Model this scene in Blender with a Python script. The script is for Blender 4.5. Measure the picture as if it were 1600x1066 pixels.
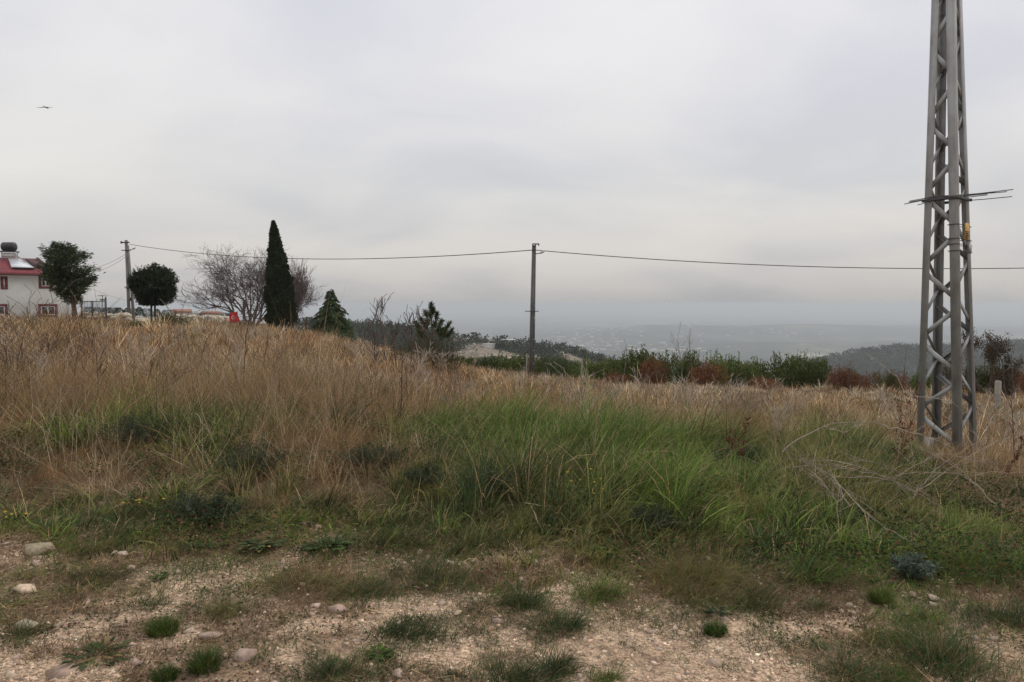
import bpy, bmesh, math, random
import numpy as np
from mathutils import Vector, Matrix

for o in list(bpy.data.objects):
    bpy.data.objects.remove(o, do_unlink=True)
scene = bpy.context.scene
R = math.radians
PI = math.pi
rng = np.random.default_rng(7)

# ------------------------------------------------------------------ camera
EYE = 1.6
FPX = 1067.0                       # focal length in photo pixels (24 mm on 36 mm, 1600 px wide)
PITCH = math.atan(58.0 / FPX)      # true horizon at row 475 of 1066
cam_d = bpy.data.cameras.new('camera')
cam_d.lens = 24.0
cam_d.sensor_width = 36.0
cam_d.clip_start = 0.05
cam_d.clip_end = 200000.0
cam = bpy.data.objects.new('camera', cam_d)
cam.location = (0, 0, EYE)
cam.rotation_euler = (PI / 2 - PITCH, 0, 0)
scene.collection.objects.link(cam)
scene.camera = cam

# ------------------------------------------------------------------ sky, sun, exposure
SUN_AZ = R(55)      # to the right of the view direction
SUN_EL = R(46)
world = bpy.data.worlds.new("World")
scene.world = world
world.use_nodes = True
wt = world.node_tree
wt.nodes.clear()


def wn(t, **kw):
    n = wt.nodes.new(t)
    for k, v in kw.items():
        setattr(n, k, v)
    return n


def ramp(node, stops):
    cr = node.color_ramp
    while len(cr.elements) > 1:
        cr.elements.remove(cr.elements[-1])
    cr.elements[0].position = stops[0][0]
    cr.elements[0].color = (*stops[0][1], 1)
    for p, c in stops[1:]:
        e = cr.elements.new(p)
        e.color = (*c, 1)


w_out = wn('ShaderNodeOutputWorld')
w_bg = wn('ShaderNodeBackground')
w_bg.inputs['Strength'].default_value = 0.1
w_sky = wn('ShaderNodeTexSky')
w_sky.sky_type = 'NISHITA'
w_sky.sun_disc = False
w_sky.sun_elevation = SUN_EL
w_sky.sun_rotation = SUN_AZ
w_sky.dust_density = 6.0
w_sky.air_density = 1.0
w_tc = wn('ShaderNodeTexCoord')
w_sep = wn('ShaderNodeSeparateXYZ')
wt.links.new(w_tc.outputs['Generated'], w_sep.inputs[0])
# cloud deck: project the direction onto a high flat layer
w_max = wn('ShaderNodeMath', operation='MAXIMUM'); w_max.inputs[1].default_value = 0.0
wt.links.new(w_sep.outputs['Z'], w_max.inputs[0])
w_add = wn('ShaderNodeMath', operation='ADD'); w_add.inputs[1].default_value = 0.36
wt.links.new(w_max.outputs[0], w_add.inputs[0])
w_dx = wn('ShaderNodeMath', operation='DIVIDE'); w_dy = wn('ShaderNodeMath', operation='DIVIDE')
wt.links.new(w_sep.outputs['X'], w_dx.inputs[0]); wt.links.new(w_add.outputs[0], w_dx.inputs[1])
wt.links.new(w_sep.outputs['Y'], w_dy.inputs[0]); wt.links.new(w_add.outputs[0], w_dy.inputs[1])
w_com = wn('ShaderNodeCombineXYZ')
wt.links.new(w_dx.outputs[0], w_com.inputs[0]); wt.links.new(w_dy.outputs[0], w_com.inputs[1])
w_map = wn('ShaderNodeMapping'); w_map.inputs['Scale'].default_value = (1.15, 1.75, 1)
w_map.inputs['Location'].default_value = (3.3, 1.2, 0)
w_map.inputs['Rotation'].default_value = (0, 0, R(-20))
wt.links.new(w_com.outputs[0], w_map.inputs[0])
w_n1 = wn('ShaderNodeTexNoise'); w_n1.inputs['Scale'].default_value = 1.1
w_n1.inputs['Detail'].default_value = 5.0; w_n1.inputs['Roughness'].default_value = 0.45
w_n1.inputs['Distortion'].default_value = 0.35
wt.links.new(w_map.outputs[0], w_n1.inputs['Vector'])
w_cr = wn('ShaderNodeValToRGB')
ramp(w_cr, [(0.34, (0.825, 0.845, 0.895)), (0.48, (0.945, 0.95, 0.97)), (0.57, (1.01, 1.005, 0.995)), (0.70, (1.07, 1.06, 1.045))])
wt.links.new(w_n1.outputs['Fac'], w_cr.inputs[0])
# brightness of the overcast by height above the horizon (Z of the direction)
w_el = wn('ShaderNodeValToRGB')
ramp(w_el, [(0.0, (0.485, 0.472, 0.452)), (0.025, (0.60, 0.578, 0.552)), (0.075, (0.68, 0.662, 0.640)),
            (0.16, (0.775, 0.765, 0.745)), (0.26, (0.785, 0.782, 0.800)), (0.40, (0.86, 0.853, 0.875)),
            (0.55, (0.90, 0.90, 0.92)), (1.0, (1.05, 1.05, 1.08))])
wt.links.new(w_max.outputs[0], w_el.inputs[0])
w_mul = wn('ShaderNodeMix', data_type='RGBA', blend_type='MULTIPLY')
w_mul.inputs[0].default_value = 1.0
wt.links.new(w_el.outputs[0], w_mul.inputs[6]); wt.links.new(w_cr.outputs[0], w_mul.inputs[7])
w_ten = wn('ShaderNodeVectorMath', operation='SCALE'); w_ten.inputs['Scale'].default_value = 10.0
wt.links.new(w_mul.outputs[2], w_ten.inputs[0])
w_mix = wn('ShaderNodeMix', data_type='RGBA', blend_type='MIX')
w_mix.inputs[0].default_value = 0.96          # share of the sky behind cloud
wt.links.new(w_sky.outputs[0], w_mix.inputs[6]); wt.links.new(w_ten.outputs[0], w_mix.inputs[7])
wt.links.new(w_mix.outputs[2], w_bg.inputs['Color'])
wt.links.new(w_bg.outputs[0], w_out.inputs['Surface'])

sun_d = bpy.data.lights.new('sun', 'SUN')
sun_d.energy = 1.1
sun_d.angle = R(25)
sun_d.color = (1.0, 0.95, 0.88)
sun = bpy.data.objects.new('sun', sun_d)
sd = Vector((math.sin(SUN_AZ) * math.cos(SUN_EL), math.cos(SUN_AZ) * math.cos(SUN_EL), math.sin(SUN_EL)))
sun.rotation_euler = sd.to_track_quat('Z', 'Y').to_euler()
scene.collection.objects.link(sun)

scene.view_settings.view_transform = 'Standard'
scene.view_settings.look = 'None'
scene.view_settings.exposure = 0.0
scene.view_settings.gamma = 1.0
scene.view_settings.use_curve_mapping = False
scene.render.engine = 'CYCLES'
scene.cycles.max_bounces = 6
scene.cycles.diffuse_bounces = 3
scene.cycles.glossy_bounces = 2
scene.cycles.transmission_bounces = 4
scene.cycles.transparent_max_bounces = 8
scene.cycles.volume_bounces = 1
scene.cycles.use_denoising = True
scene.cycles.denoising_prefilter = 'NONE'


# ------------------------------------------------------------------ numpy helpers
def hash2(ix, iy, seed):
    n = (ix.astype(np.int64) * 374761393 + iy.astype(np.int64) * 668265263 + seed * 974634777) & 0x7fffffff
    n = ((n ^ (n >> 13)) * 1274126177) & 0x7fffffff
    return ((n ^ (n >> 16)) & 0xffff) / 65535.0


def vnoise(x, y, seed=0):
    x = np.asarray(x, float); y = np.asarray(y, float)
    ix = np.floor(x); iy = np.floor(y)
    fx = x - ix; fy = y - iy
    fx = fx * fx * (3 - 2 * fx); fy = fy * fy * (3 - 2 * fy)
    a = hash2(ix, iy, seed); b = hash2(ix + 1, iy, seed)
    c = hash2(ix, iy + 1, seed); d = hash2(ix + 1, iy + 1, seed)
    return (a * (1 - fx) + b * fx) * (1 - fy) + (c * (1 - fx) + d * fx) * fy


def fbm(x, y, seed=0, octv=4):
    s = 0; a = 0.5; t = 0
    for k in range(octv):
        s = s + a * vnoise(x * 2 ** k, y * 2 ** k, seed + k * 17)
        t += a; a *= 0.5
    return s / t


def sstep(a, b, v):
    t = np.clip((v - a) / (b - a), 0, 1)
    return t * t * (3 - 2 * t)


def table(us, vs):
    """smooth 1-D table"""
    g = np.linspace(-1.6, 1.6, 1601)
    v = np.interp(g, us, vs)
    k = np.hanning(101); k /= k.sum()
    v = np.convolve(np.pad(v, 50, mode='edge'), k, mode='valid')
    return lambda u: np.interp(u, g, v)


T_H = table([-.9, -.6, -.42, -.3, -.15, -.05, .1, .3, .55, .8], [.22, .20, .18, .19, .19, .14, .06, .04, -.10, -.34])
T_G = table([-.8, -.62, -.5, -.375, -.26, -.12, 0, .2, .45, .7, .9],
            [-.006, -.008, -.013, -.017, -.034, -.068, -.093, -.103, -.107, -.104, -.10])
T_RISE = table([-.8, -.37, -.1, .03, .1, .19, .37, .56, .8], [5.3, 4.75, 4.75, 4.9, 4.5, 4.05, 4.1, 3.8, 3.55])
T_EDGE = table([-.8, -.37, -.1, .03, .1, .19, .37, .56, .8], [4.55, 4.25, 4.3, 4.45, 4.1, 3.75, 3.7, 3.4, 3.2])
T_DROP = table([-.9, -.36, -.28, -.18, -.08, 1], [.0, .0, .05, .2, .33, .36])


def hgt(x, y):
    x = np.asarray(x, float); y = np.asarray(y, float)
    u = np.clip(x / np.maximum(y, 6.0), -1.3, 1.3)
    e = T_RISE(u)
    rise = sstep(e - 0.1, e + 2.3, y)
    s = np.log1p(np.exp(np.clip((y - 7.0) / 0.8, -30, 30))) * 0.8
    s = np.where(y > 25, y - 7.0, s)
    z = T_H(u) * rise + T_G(u) * s
    z = z - T_DROP(u) * np.maximum(0, y - 56) - 0.010 * np.maximum(0, y - 160) - 0.30 * np.maximum(0, y - 390)
    z = z + rise * 0.22 * (fbm(x * .45 + 3, y * .45, 5, 3) - .5) + 0.05 * (fbm(x * 1.3, y * 1.3, 9, 3) - .5)
    near = 1 - sstep(9, 14, y)
    z = z + near * (0.030 * (fbm(x * 6, y * 6, 21, 3) - .5) + 0.012 * (fbm(x * 24, y * 24, 31, 3) - .5))
    return z


CP, SP = math.cos(PITCH), math.sin(PITCH)


def ray(px, py):
    a = (px - 800.0) / FPX; b = (533.0 - py) / FPX
    return np.array([a, b * SP + CP, b * CP - SP])


def at(px, py, d):
    """point seen at photo pixel (px, py) at distance d along +Y"""
    r = ray(px, py)
    return np.array([0, 0, EYE]) + r * (d / r[1])


def ground_at(px, d):
    """ground point in photo column px at distance d along +Y"""
    z = 0.0
    for _ in range(4):
        x = (px - 800) / FPX * (d * CP - (z - EYE) * SP)
        z = float(hgt(x, d))
    return np.array([x, d, z])


def ground_hit(px, py):
    r = ray(px, py)
    t = np.linspace(1.5, 80, 6000)
    z = EYE + r[2] * t
    h = hgt(r[0] * t, r[1] * t)
    k = np.argmax(z < h)
    return np.array([r[0] * t[k], r[1] * t[k], h[k]])


class MB:
    """collects shapes and links them as one mesh object"""
    def __init__(self):
        self.V = []; self.Q = []; self.T = []; self.C = []; self.n = 0

    def add(self, V, Q=None, T=None, col=None):
        V = np.asarray(V, float).reshape(-1, 3)
        self.V.append(V)
        if Q is not None and len(Q): self.Q.append(np.asarray(Q, np.int64).reshape(-1, 4) + self.n)
        if T is not None and len(T): self.T.append(np.asarray(T, np.int64).reshape(-1, 3) + self.n)
        if col is None: col = (0.5, 0.5, 0.5)
        col = np.asarray(col, float)
        if col.ndim == 1: col = np.repeat(col[None], len(V), 0)
        self.C.append(col)
        self.n += len(V)

    def box(self, a, b, col=None):
        x0, y0, z0 = a; x1, y1, z1 = b
        V = [(x0, y0, z0), (x1, y0, z0), (x1, y1, z0), (x0, y1, z0), (x0, y0, z1), (x1, y0, z1), (x1, y1, z1), (x0, y1, z1)]
        self.add(V, [(0, 3, 2, 1), (4, 5, 6, 7), (0, 1, 5, 4), (1, 2, 6, 5), (2, 3, 7, 6), (3, 0, 4, 7)], col=col)

    def beam(self, p, q, e1, w1, e2, w2, off1=0, off2=0, col=None):
        """box from p to q; cross-section spans w1 along e1 and w2 along e2, starting at offsets"""
        p = np.asarray(p, float); q = np.asarray(q, float); e1 = np.asarray(e1, float); e2 = np.asarray(e2, float)
        V = []
        for c in (p, q):
            for (i, j) in ((0, 0), (1, 0), (1, 1), (0, 1)):
                V.append(c + e1 * (off1 + i * w1) + e2 * (off2 + j * w2))
        self.add(V, [(3, 2, 1, 0), (4, 5, 6, 7), (0, 1, 5, 4), (1, 2, 6, 5), (2, 3, 7, 6), (3, 0, 4, 7)], col=col)

    def tubes(self, P, rad, sides=5, col=None, cap=False):
        """P (N,K,3), rad (N,K)"""
        P = np.asarray(P, float)
        if P.ndim == 2: P = P[None]
        N, K, _ = P.shape
        rad = np.broadcast_to(np.asarray(rad, float), (N, K))
        tan = np.gradient(P, axis=1)
        tan /= np.linalg.norm(tan, axis=2, keepdims=True) + 1e-9
        mean = P[:, -1] - P[:, 0]
        ref = np.where(np.abs(mean[:, 2:3]) > 0.8 * np.linalg.norm(mean, axis=1, keepdims=True), np.array([[1., 0.13, 0]]), np.array([[0.07, 0.11, 1.]]))
        e1 = np.cross(tan, ref[:, None, :]); e1 /= np.linalg.norm(e1, axis=2, keepdims=True) + 1e-9
        e2 = np.cross(tan, e1)
        a = np.arange(sides) * 2 * PI / sides
        V = P[:, :, None, :] + rad[:, :, None, None] * (np.cos(a)[None, None, :, None] * e1[:, :, None, :] + np.sin(a)[None, None, :, None] * e2[:, :, None, :])
        idx = np.arange(N * K * sides).reshape(N, K, sides)
        A = idx[:, :-1, :]; B = np.roll(A, -1, 2); D = idx[:, 1:, :]; E = np.roll(D, -1, 2)
        Q = np.stack([A, B, E, D], -1).reshape(-1, 4)
        if col is not None:
            col = np.asarray(col, float)
            if col.ndim == 2: col = np.repeat(col, K * sides, 0)
        T = None
        if cap:
            T = []
            for n in range(N):
                for k in (0, K - 1):
                    for s in range(1, sides - 1):
                        T.append((idx[n, k, 0], idx[n, k, s], idx[n, k, s + 1]))
        self.add(V.reshape(-1, 3), Q, T, col)

    def blades(self, P, az, L, W, lean, curl, col, segs=3, tipcol=None, wob=None, head=False):
        N = len(P)
        L = np.broadcast_to(L, N); W = np.broadcast_to(W, N); lean = np.broadcast_to(lean, N); curl = np.broadcast_to(curl, N)
        pts = [np.asarray(P, float)]
        for k in range(segs):
            th = lean + curl * (k + .3) / segs
            aa = az if wob is None else az + wob * (k / segs)
            st = (L / segs)[:, None] * np.stack([np.sin(th) * np.cos(aa), np.sin(th) * np.sin(aa), np.cos(th)], -1)
            pts.append(pts[-1] + st)
        pts = np.stack(pts, 1)                                   # N,segs+1,3
        wa = az + PI / 2 + rng.normal(0, .7, N)
        wd = np.stack([np.cos(wa), np.sin(wa), rng.normal(0, .25, N)], -1)
        t = np.arange(segs + 1) / segs
        prof = np.maximum(1 - t ** 1.8, 0.10)
        if head: prof = np.where(t > .6, 1.9 * (1.05 - t) / .4, 0.75)
        wk = W[:, None] * prof[None]
        V = np.stack([pts - wd[:, None] * wk[..., None] * .5, pts + wd[:, None] * wk[..., None] * .5], 2)   # N,K,2,3
        K = segs + 1
        idx = np.arange(N * K * 2).reshape(N, K, 2)
        Q = np.stack([idx[:, :-1, 0], idx[:, :-1, 1], idx[:, 1:, 1], idx[:, 1:, 0]], -1).reshape(-1, 4)
        col = np.asarray(col, float)
        if col.ndim == 1: col = np.repeat(col[None], N, 0)
        if tipcol is None: tipcol = col
        tipcol = np.asarray(tipcol, float)
        if tipcol.ndim == 1: tipcol = np.repeat(tipcol[None], N, 0)
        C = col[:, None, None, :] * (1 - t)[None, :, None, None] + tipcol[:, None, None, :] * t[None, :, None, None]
        C = np.broadcast_to(C, (N, K, 2, 3))
        self.add(V.reshape(-1, 3), Q, None, C.reshape(-1, 3))

    def leaves(self, P, D, size, asp, col, droop=0.0):
        """rhombic leaves starting at P and pointing along D; each is bent along its midrib"""
        P = np.asarray(P, float); N = len(P)
        D = np.asarray(D, float); D = D / (np.linalg.norm(D, axis=1, keepdims=True) + 1e-9)
        rnd = rng.normal(0, 1, (N, 3))
        S = np.cross(D, rnd); S /= np.linalg.norm(S, axis=1, keepdims=True) + 1e-9
        size = np.broadcast_to(size, N)[:, None]; asp = np.broadcast_to(asp, N)[:, None]
        mid = P + D * size * .5
        mid[:, 2] += (size[:, 0] * .08)
        tip = P + D * size
        tip[:, 2] -= size[:, 0] * droop
        V = np.stack([P, mid + S * size * asp * .5, tip, mid - S * size * asp * .5], 1)
        Q = np.arange(N * 4).reshape(N, 4)
        col = np.asarray(col, float)
        if col.ndim == 1: col = np.repeat(col[None], N, 0)
        self.add(V.reshape(-1, 3), Q, None, np.repeat(col, 4, 0))

    def lathe(self, prof, n=16, col=None, M=None):
        prof = np.asarray(prof, float)
        a = np.arange(n) * 2 * PI / n
        V = np.stack([prof[:, 0][:, None] * np.cos(a), prof[:, 0][:, None] * np.sin(a), np.repeat(prof[:, 1][:, None], n, 1)], -1).reshape(-1, 3)
        if M is not None: V = V @ np.array(M.to_3x3()).T + np.array(M.translation)
        K = len(prof); idx = np.arange(K * n).reshape(K, n)
        A = idx[:-1]; B = np.roll(A, -1, 1); D = idx[1:]; E = np.roll(D, -1, 1)
        self.add(V, np.stack([A, B, E, D], -1).reshape(-1, 4), None, col)

    def build(self, name, m, parent=None, smooth=False):
        V = np.concatenate(self.V); C = np.concatenate(self.C)
        me = bpy.data.meshes.new(name)
        Q = np.concatenate(self.Q) if self.Q else np.zeros((0, 4), np.int64)
        T = np.concatenate(self.T) if self.T else np.zeros((0, 3), np.int64)
        me.vertices.add(len(V)); me.vertices.foreach_set('co', V.astype(np.float32).ravel())
        li = np.concatenate([Q.ravel(), T.ravel()]).astype(np.int32)
        me.loops.add(len(li)); me.loops.foreach_set('vertex_index', li)
        me.polygons.add(len(Q) + len(T))
        ls = np.concatenate([np.arange(len(Q)) * 4, len(Q) * 4 + np.arange(len(T)) * 3]).astype(np.int32)
        me.polygons.foreach_set('loop_start', ls)
        if smooth: me.polygons.foreach_set('use_smooth', np.ones(len(ls), bool))
        ca = me.attributes.new('Col', 'FLOAT_COLOR', 'POINT')
        ca.data.foreach_set('color', np.concatenate([C, np.ones((len(C), 1))], 1).astype(np.float32).ravel())
        me.update(calc_edges=True)
        me.materials.append(m)
        o = bpy.data.objects.new(name, me)
        scene.collection.objects.link(o)
        if parent is not None: o.parent = parent
        return o


def tag(o, label=None, cat=None, group=None, kind=None):
    if label: o['label'] = label
    if cat: o['category'] = cat
    if group: o['group'] = group
    if kind: o['kind'] = kind
    return o


def thing(name, label, cat, loc=(0, 0, 0), rz=0.0, group=None, scale=None):
    o = bpy.data.objects.new(name, None)
    o.empty_display_size = 0.2
    o.location = loc; o.rotation_euler = (0, 0, rz)
    if scale: o.scale = scale
    scene.collection.objects.link(o)
    return tag(o, label, cat, group)


def copy_tree(src, loc, rz=0.0, scale=1.0, label=None, group=None):
    c = src.copy(); scene.collection.objects.link(c)
    c.location = loc; c.rotation_euler = (0, 0, rz)
    c.scale = scale if isinstance(scale, (tuple, list)) else (scale,) * 3
    if label: c['label'] = label
    if group: c['group'] = group
    for ch in src.children:
        d = ch.copy(); scene.collection.objects.link(d); d.parent = c
        for g in ch.children:
            e = g.copy(); scene.collection.objects.link(e); e.parent = d
    return c


# ------------------------------------------------------------------ materials
def nmat(name):
    m = bpy.data.materials.new(name)
    m.use_nodes = True
    nt = m.node_tree
    nt.nodes.clear()
    out = nt.nodes.new('ShaderNodeOutputMaterial')
    return m, nt, out


def foliage(name, transl=0.3, rough=0.65, vary=0.35, scale=9.0):
    """colour from the mesh, varied by noise, with light passing through"""
    m, nt, out = nmat(name)
    at_ = nt.nodes.new('ShaderNodeAttribute'); at_.attribute_name = 'Col'
    no = nt.nodes.new('ShaderNodeTexNoise'); no.inputs['Scale'].default_value = scale; no.inputs['Detail'].default_value = 3
    tc = nt.nodes.new('ShaderNodeTexCoord'); nt.links.new(tc.outputs['Object'], no.inputs['Vector'])
    mr = nt.nodes.new('ShaderNodeMapRange'); mr.inputs[1].default_value = .3; mr.inputs[2].default_value = .7
    mr.inputs[3].default_value = 1 - vary; mr.inputs[4].default_value = 1 + vary
    nt.links.new(no.outputs['Fac'], mr.inputs[0])
    sc = nt.nodes.new('ShaderNodeVectorMath'); sc.operation = 'SCALE'
    nt.links.new(at_.outputs['Color'], sc.inputs[0]); nt.links.new(mr.outputs[0], sc.inputs['Scale'])
    b = nt.nodes.new('ShaderNodeBsdfPrincipled'); b.inputs['Roughness'].default_value = rough
    b.inputs['Specular IOR Level'].default_value = 0.18
    nt.links.new(sc.outputs[0], b.inputs['Base Color'])
    if transl > 0:
        tr = nt.nodes.new('ShaderNodeBsdfTranslucent'); nt.links.new(sc.outputs[0], tr.inputs['Color'])
        mx = nt.nodes.new('ShaderNodeMixShader'); mx.inputs[0].default_value = transl
        nt.links.new(b.outputs[0], mx.inputs[1]); nt.links.new(tr.outputs[0], mx.inputs[2])
        nt.links.new(mx.outputs[0], out.inputs['Surface'])
    else:
        nt.links.new(b.outputs[0], out.inputs['Surface'])
    return m


def solid(name, c1, c2=None, scale=6.0, rough=0.6, metal=0.0, bump=0.0, detail=5, stretch=(1, 1, 1)):
    m, nt, out = nmat(name)
    c2 = c2 or tuple(v * .75 for v in c1)
    tc = nt.nodes.new('ShaderNodeTexCoord')
    mp = nt.nodes.new('ShaderNodeMapping'); mp.inputs['Scale'].default_value = stretch
    nt.links.new(tc.outputs['Object'], mp.inputs[0])
    no = nt.nodes.new('ShaderNodeTexNoise'); no.inputs['Scale'].default_value = scale; no.inputs['Detail'].default_value = detail
    no.inputs['Roughness'].default_value = .6
    nt.links.new(mp.outputs[0], no.inputs['Vector'])
    cr = nt.nodes.new('ShaderNodeValToRGB'); ramp(cr, [(.32, c2), (.62, c1)])
    nt.links.new(no.outputs['Fac'], cr.inputs[0])
    b = nt.nodes.new('ShaderNodeBsdfPrincipled')
    b.inputs['Roughness'].default_value = rough; b.inputs['Metallic'].default_value = metal
    nt.links.new(cr.outputs[0], b.inputs['Base Color'])
    if bump:
        bp = nt.nodes.new('ShaderNodeBump'); bp.inputs['Strength'].default_value = bump; bp.inputs['Distance'].default_value = .02
        nt.links.new(no.outputs['Fac'], bp.inputs['Height']); nt.links.new(bp.outputs[0], b.inputs['Normal'])
    nt.links.new(b.outputs[0], out.inputs['Surface'])
    return m


M_GREEN = foliage('green_blades', .35)
M_DRY = foliage('dry_stems', .3, .75)
M_LEAF = foliage('leaf', .25, .8)
M_DARKLEAF = foliage('dark_needles', .12, .55)
M_BARK = foliage('bark', 0, .9, .3, 14)
M_STONE = foliage('limestone', 0, .9, .22, 40)
M_STEEL = solid('galvanised_steel', (.37, .375, .37), (.22, .205, .185), 6, .6, .1, 0, 6, (1, 1, .35))
M_STEELDK = solid('weathered_steel', (.09, .09, .09), (.05, .048, .045), 7, .65, .2)
M_RUST = solid('rusty_wire', (.10, .05, .035), (.05, .028, .022), 20, .8, .1)
M_CONC = solid('pole_concrete', (.21, .20, .185), (.12, .115, .105), 3.5, .9, 0, .2, 6, (1, 1, .3))
M_POLE = solid('dark_pole', (.20, .20, .195), (.12, .12, .117), 5, .8, 0, .1, 6, (1, 1, .3))
M_WALL = solid('house_render', (.62, .61, .58), (.52, .51, .48), .8, .9)
M_ROOF = solid('red_roof', (.205, .028, .036), (.13, .02, .026), 1.6, .75)
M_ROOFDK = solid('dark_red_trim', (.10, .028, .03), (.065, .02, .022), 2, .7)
M_TRIM = solid('window_surround', (.22, .075, .075), (.15, .05, .05), 2, .8)
M_PVC = solid('white_frame', (.78, .78, .78), (.68, .68, .68), 2, .5)
M_GLASS = solid('window_glass', (.055, .06, .07), (.025, .028, .032), 1.2, .08)
M_BLACK = solid('black_paint', (.03, .03, .034), (.016, .016, .018), 3, .45)
M_WHITE = solid('white_paint', (.72, .72, .70), (.55, .55, .54), 3, .5)
M_PANEL = solid('solar_glass', (.74, .75, .77), (.60, .62, .66), 1.5, .25)
M_YELLOW = solid('yellow_plate', (.60, .34, .05), (.48, .26, .035), 12, .5)
M_CABLE = solid('cable_sheath', (.03, .03, .03), (.02, .02, .02), 3, .6)
M_FLAG = solid('flag_red', (.60, .02, .03), (.45, .015, .02), 3, .8)
M_PETAL = solid('yellow_petal', (.80, .58, .03), (.66, .44, .02), 20, .6)
M_POST = solid('grey_post', (.34, .31, .27), (.2, .185, .16), 8, .9, 0, .3)


def ground_material():
    m, nt, out = nmat('earth')
    at_ = nt.nodes.new('ShaderNodeAttribute'); at_.attribute_name = 'Col'
    ge = nt.nodes.new('ShaderNodeNewGeometry')
    v = nt.nodes.new('ShaderNodeTexVoronoi'); v.inputs['Scale'].default_value = 70; v.inputs['Randomness'].default_value = 1
    nt.links.new(ge.outputs['Position'], v.inputs['Vector'])
    n1 = nt.nodes.new('ShaderNodeTexNoise'); n1.inputs['Scale'].default_value = 16; n1.inputs['Detail'].default_value = 8; n1.inputs['Roughness'].default_value = .7
    n2 = nt.nodes.new('ShaderNodeTexNoise'); n2.inputs['Scale'].default_value = 2.2; n2.inputs['Detail'].default_value = 5
    nt.links.new(ge.outputs['Position'], n1.inputs['Vector']); nt.links.new(ge.outputs['Position'], n2.inputs['Vector'])
    mr = nt.nodes.new('ShaderNodeMapRange'); mr.inputs[1].default_value = .3; mr.inputs[2].default_value = .7
    mr.inputs[3].default_value = .45; mr.inputs[4].default_value = 1.5
    nt.links.new(n1.outputs['Fac'], mr.inputs[0])
    mr2 = nt.nodes.new('ShaderNodeMapRange'); mr2.inputs[1].default_value = .3; mr2.inputs[2].default_value = .7
    mr2.inputs[3].default_value = .70; mr2.inputs[4].default_value = 1.18
    nt.links.new(n2.outputs['Fac'], mr2.inputs[0])
    mu = nt.nodes.new('ShaderNodeMath'); mu.operation = 'MULTIPLY'
    nt.links.new(mr.outputs[0], mu.inputs[0]); nt.links.new(mr2.outputs[0], mu.inputs[1])
    # each grain its own tone
    sx = nt.nodes.new('ShaderNodeSeparateColor'); nt.links.new(v.outputs['Color'], sx.inputs[0])
    mr3 = nt.nodes.new('ShaderNodeMapRange'); mr3.inputs[3].default_value = .66; mr3.inputs[4].default_value = 1.36
    nt.links.new(sx.outputs[0], mr3.inputs[0])
    mu2 = nt.nodes.new('ShaderNodeMath'); mu2.operation = 'MULTIPLY'
    nt.links.new(mu.outputs[0], mu2.inputs[0]); nt.links.new(mr3.outputs[0], mu2.inputs[1])
    sc = nt.nodes.new('ShaderNodeVectorMath'); sc.operation = 'SCALE'
    nt.links.new(at_.outputs['Color'], sc.inputs[0]); nt.links.new(mu2.outputs[0], sc.inputs['Scale'])
    b = nt.nodes.new('ShaderNodeBsdfPrincipled'); b.inputs['Roughness'].default_value = .95
    b.inputs['Specular IOR Level'].default_value = .15
    nt.links.new(sc.outputs[0], b.inputs['Base Color'])
    bp = nt.nodes.new('ShaderNodeBump'); bp.inputs['Strength'].default_value = .6; bp.inputs['Distance'].default_value = .014
    ad = nt.nodes.new('ShaderNodeMath'); ad.operation = 'ADD'
    nt.links.new(n1.outputs['Fac'], ad.inputs[0]); nt.links.new(sx.outputs[1], ad.inputs[1])
    nt.links.new(ad.outputs[0], bp.inputs['Height']); nt.links.new(bp.outputs[0], b.inputs['Normal'])
    nt.links.new(b.outputs[0], out.inputs['Surface'])
    return m


M_GROUND = ground_material()


def jit(col, N, v=.18, hue=.06):
    """N colours around col"""
    col = np.asarray(col, float)
    return np.clip(col[None] * np.exp(rng.normal(0, v, (N, 1))) * np.exp(rng.normal(0, hue, (N, 3))), 0, 1)


# ------------------------------------------------------------------ ground, hills, plain
GRAVEL = np.array((.48, .342, .232)); LITTER = np.array((.25, .175, .115)); SOIL = np.array((.17, .125, .08))
FIELD = np.array((.22, .165, .11)); PALE = np.array((.42, .36, .29)); SCRUB = np.array((.075, .08, .045))


def bare_mask(x, y):
    """1 on bare gravel, 0 on ground under litter and short turf"""
    n = fbm(x * 1.9 + 7, y * 2.3 + 2, 41, 4)
    u = x / np.maximum(y, 1)
    pref = -.055 + .05 * sstep(-.45, .0, u) + .20 * np.exp(-((u - .25) / .16) ** 2) * (1 - sstep(2.9, 3.8, y)) + .09 * np.exp(-((u + .03) / .17) ** 2 - ((y - 3.7) / .8) ** 2) - .05 * sstep(.42, .55, u)
    e = T_EDGE(u)
    return sstep(.43, .55, n + pref) * (1 - sstep(e - .5, e + .2, y))


ang = np.concatenate([np.arange(-180, -62, 4.0), np.arange(-62, 62, .16), np.arange(62, 180, 4.0)])
ang = np.radians(ang)
rad = np.concatenate([[.25, .6, 1.0, 1.4, 1.8], np.geomspace(2.1, 1150, 560)])
A, RR = np.meshgrid(ang, rad)
GX = RR * np.sin(A); GY = RR * np.cos(A)
GZ = hgt(GX, GY)
bm_ = bare_mask(GX, GY)[..., None]
e_ = T_EDGE(np.clip(GX / np.maximum(GY, 6), -1.3, 1.3))
gin = sstep(e_ - .3, e_ + .7, GY)[..., None]
c = LITTER * (1 - bm_) + GRAVEL * bm_
c = c * (1 - gin) + SOIL * gin
far = sstep(9, 16, GY)[..., None]
c = c * (1 - far) + FIELD * far
vf = sstep(72, 90, GY)[..., None]
pn = sstep(.42, .6, fbm(GX * .07, GY * .045, 77, 4))[..., None]
c = c * (1 - vf) + (PALE * (1 - pn) + SCRUB * pn) * vf
na, nr = len(ang), len(rad)
idx = np.arange(nr * na).reshape(nr, na)
a0 = idx[:-1]; b0 = np.roll(a0, -1, 1); a1 = idx[1:]; b1 = np.roll(a1, -1, 1)
g = MB()
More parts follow.
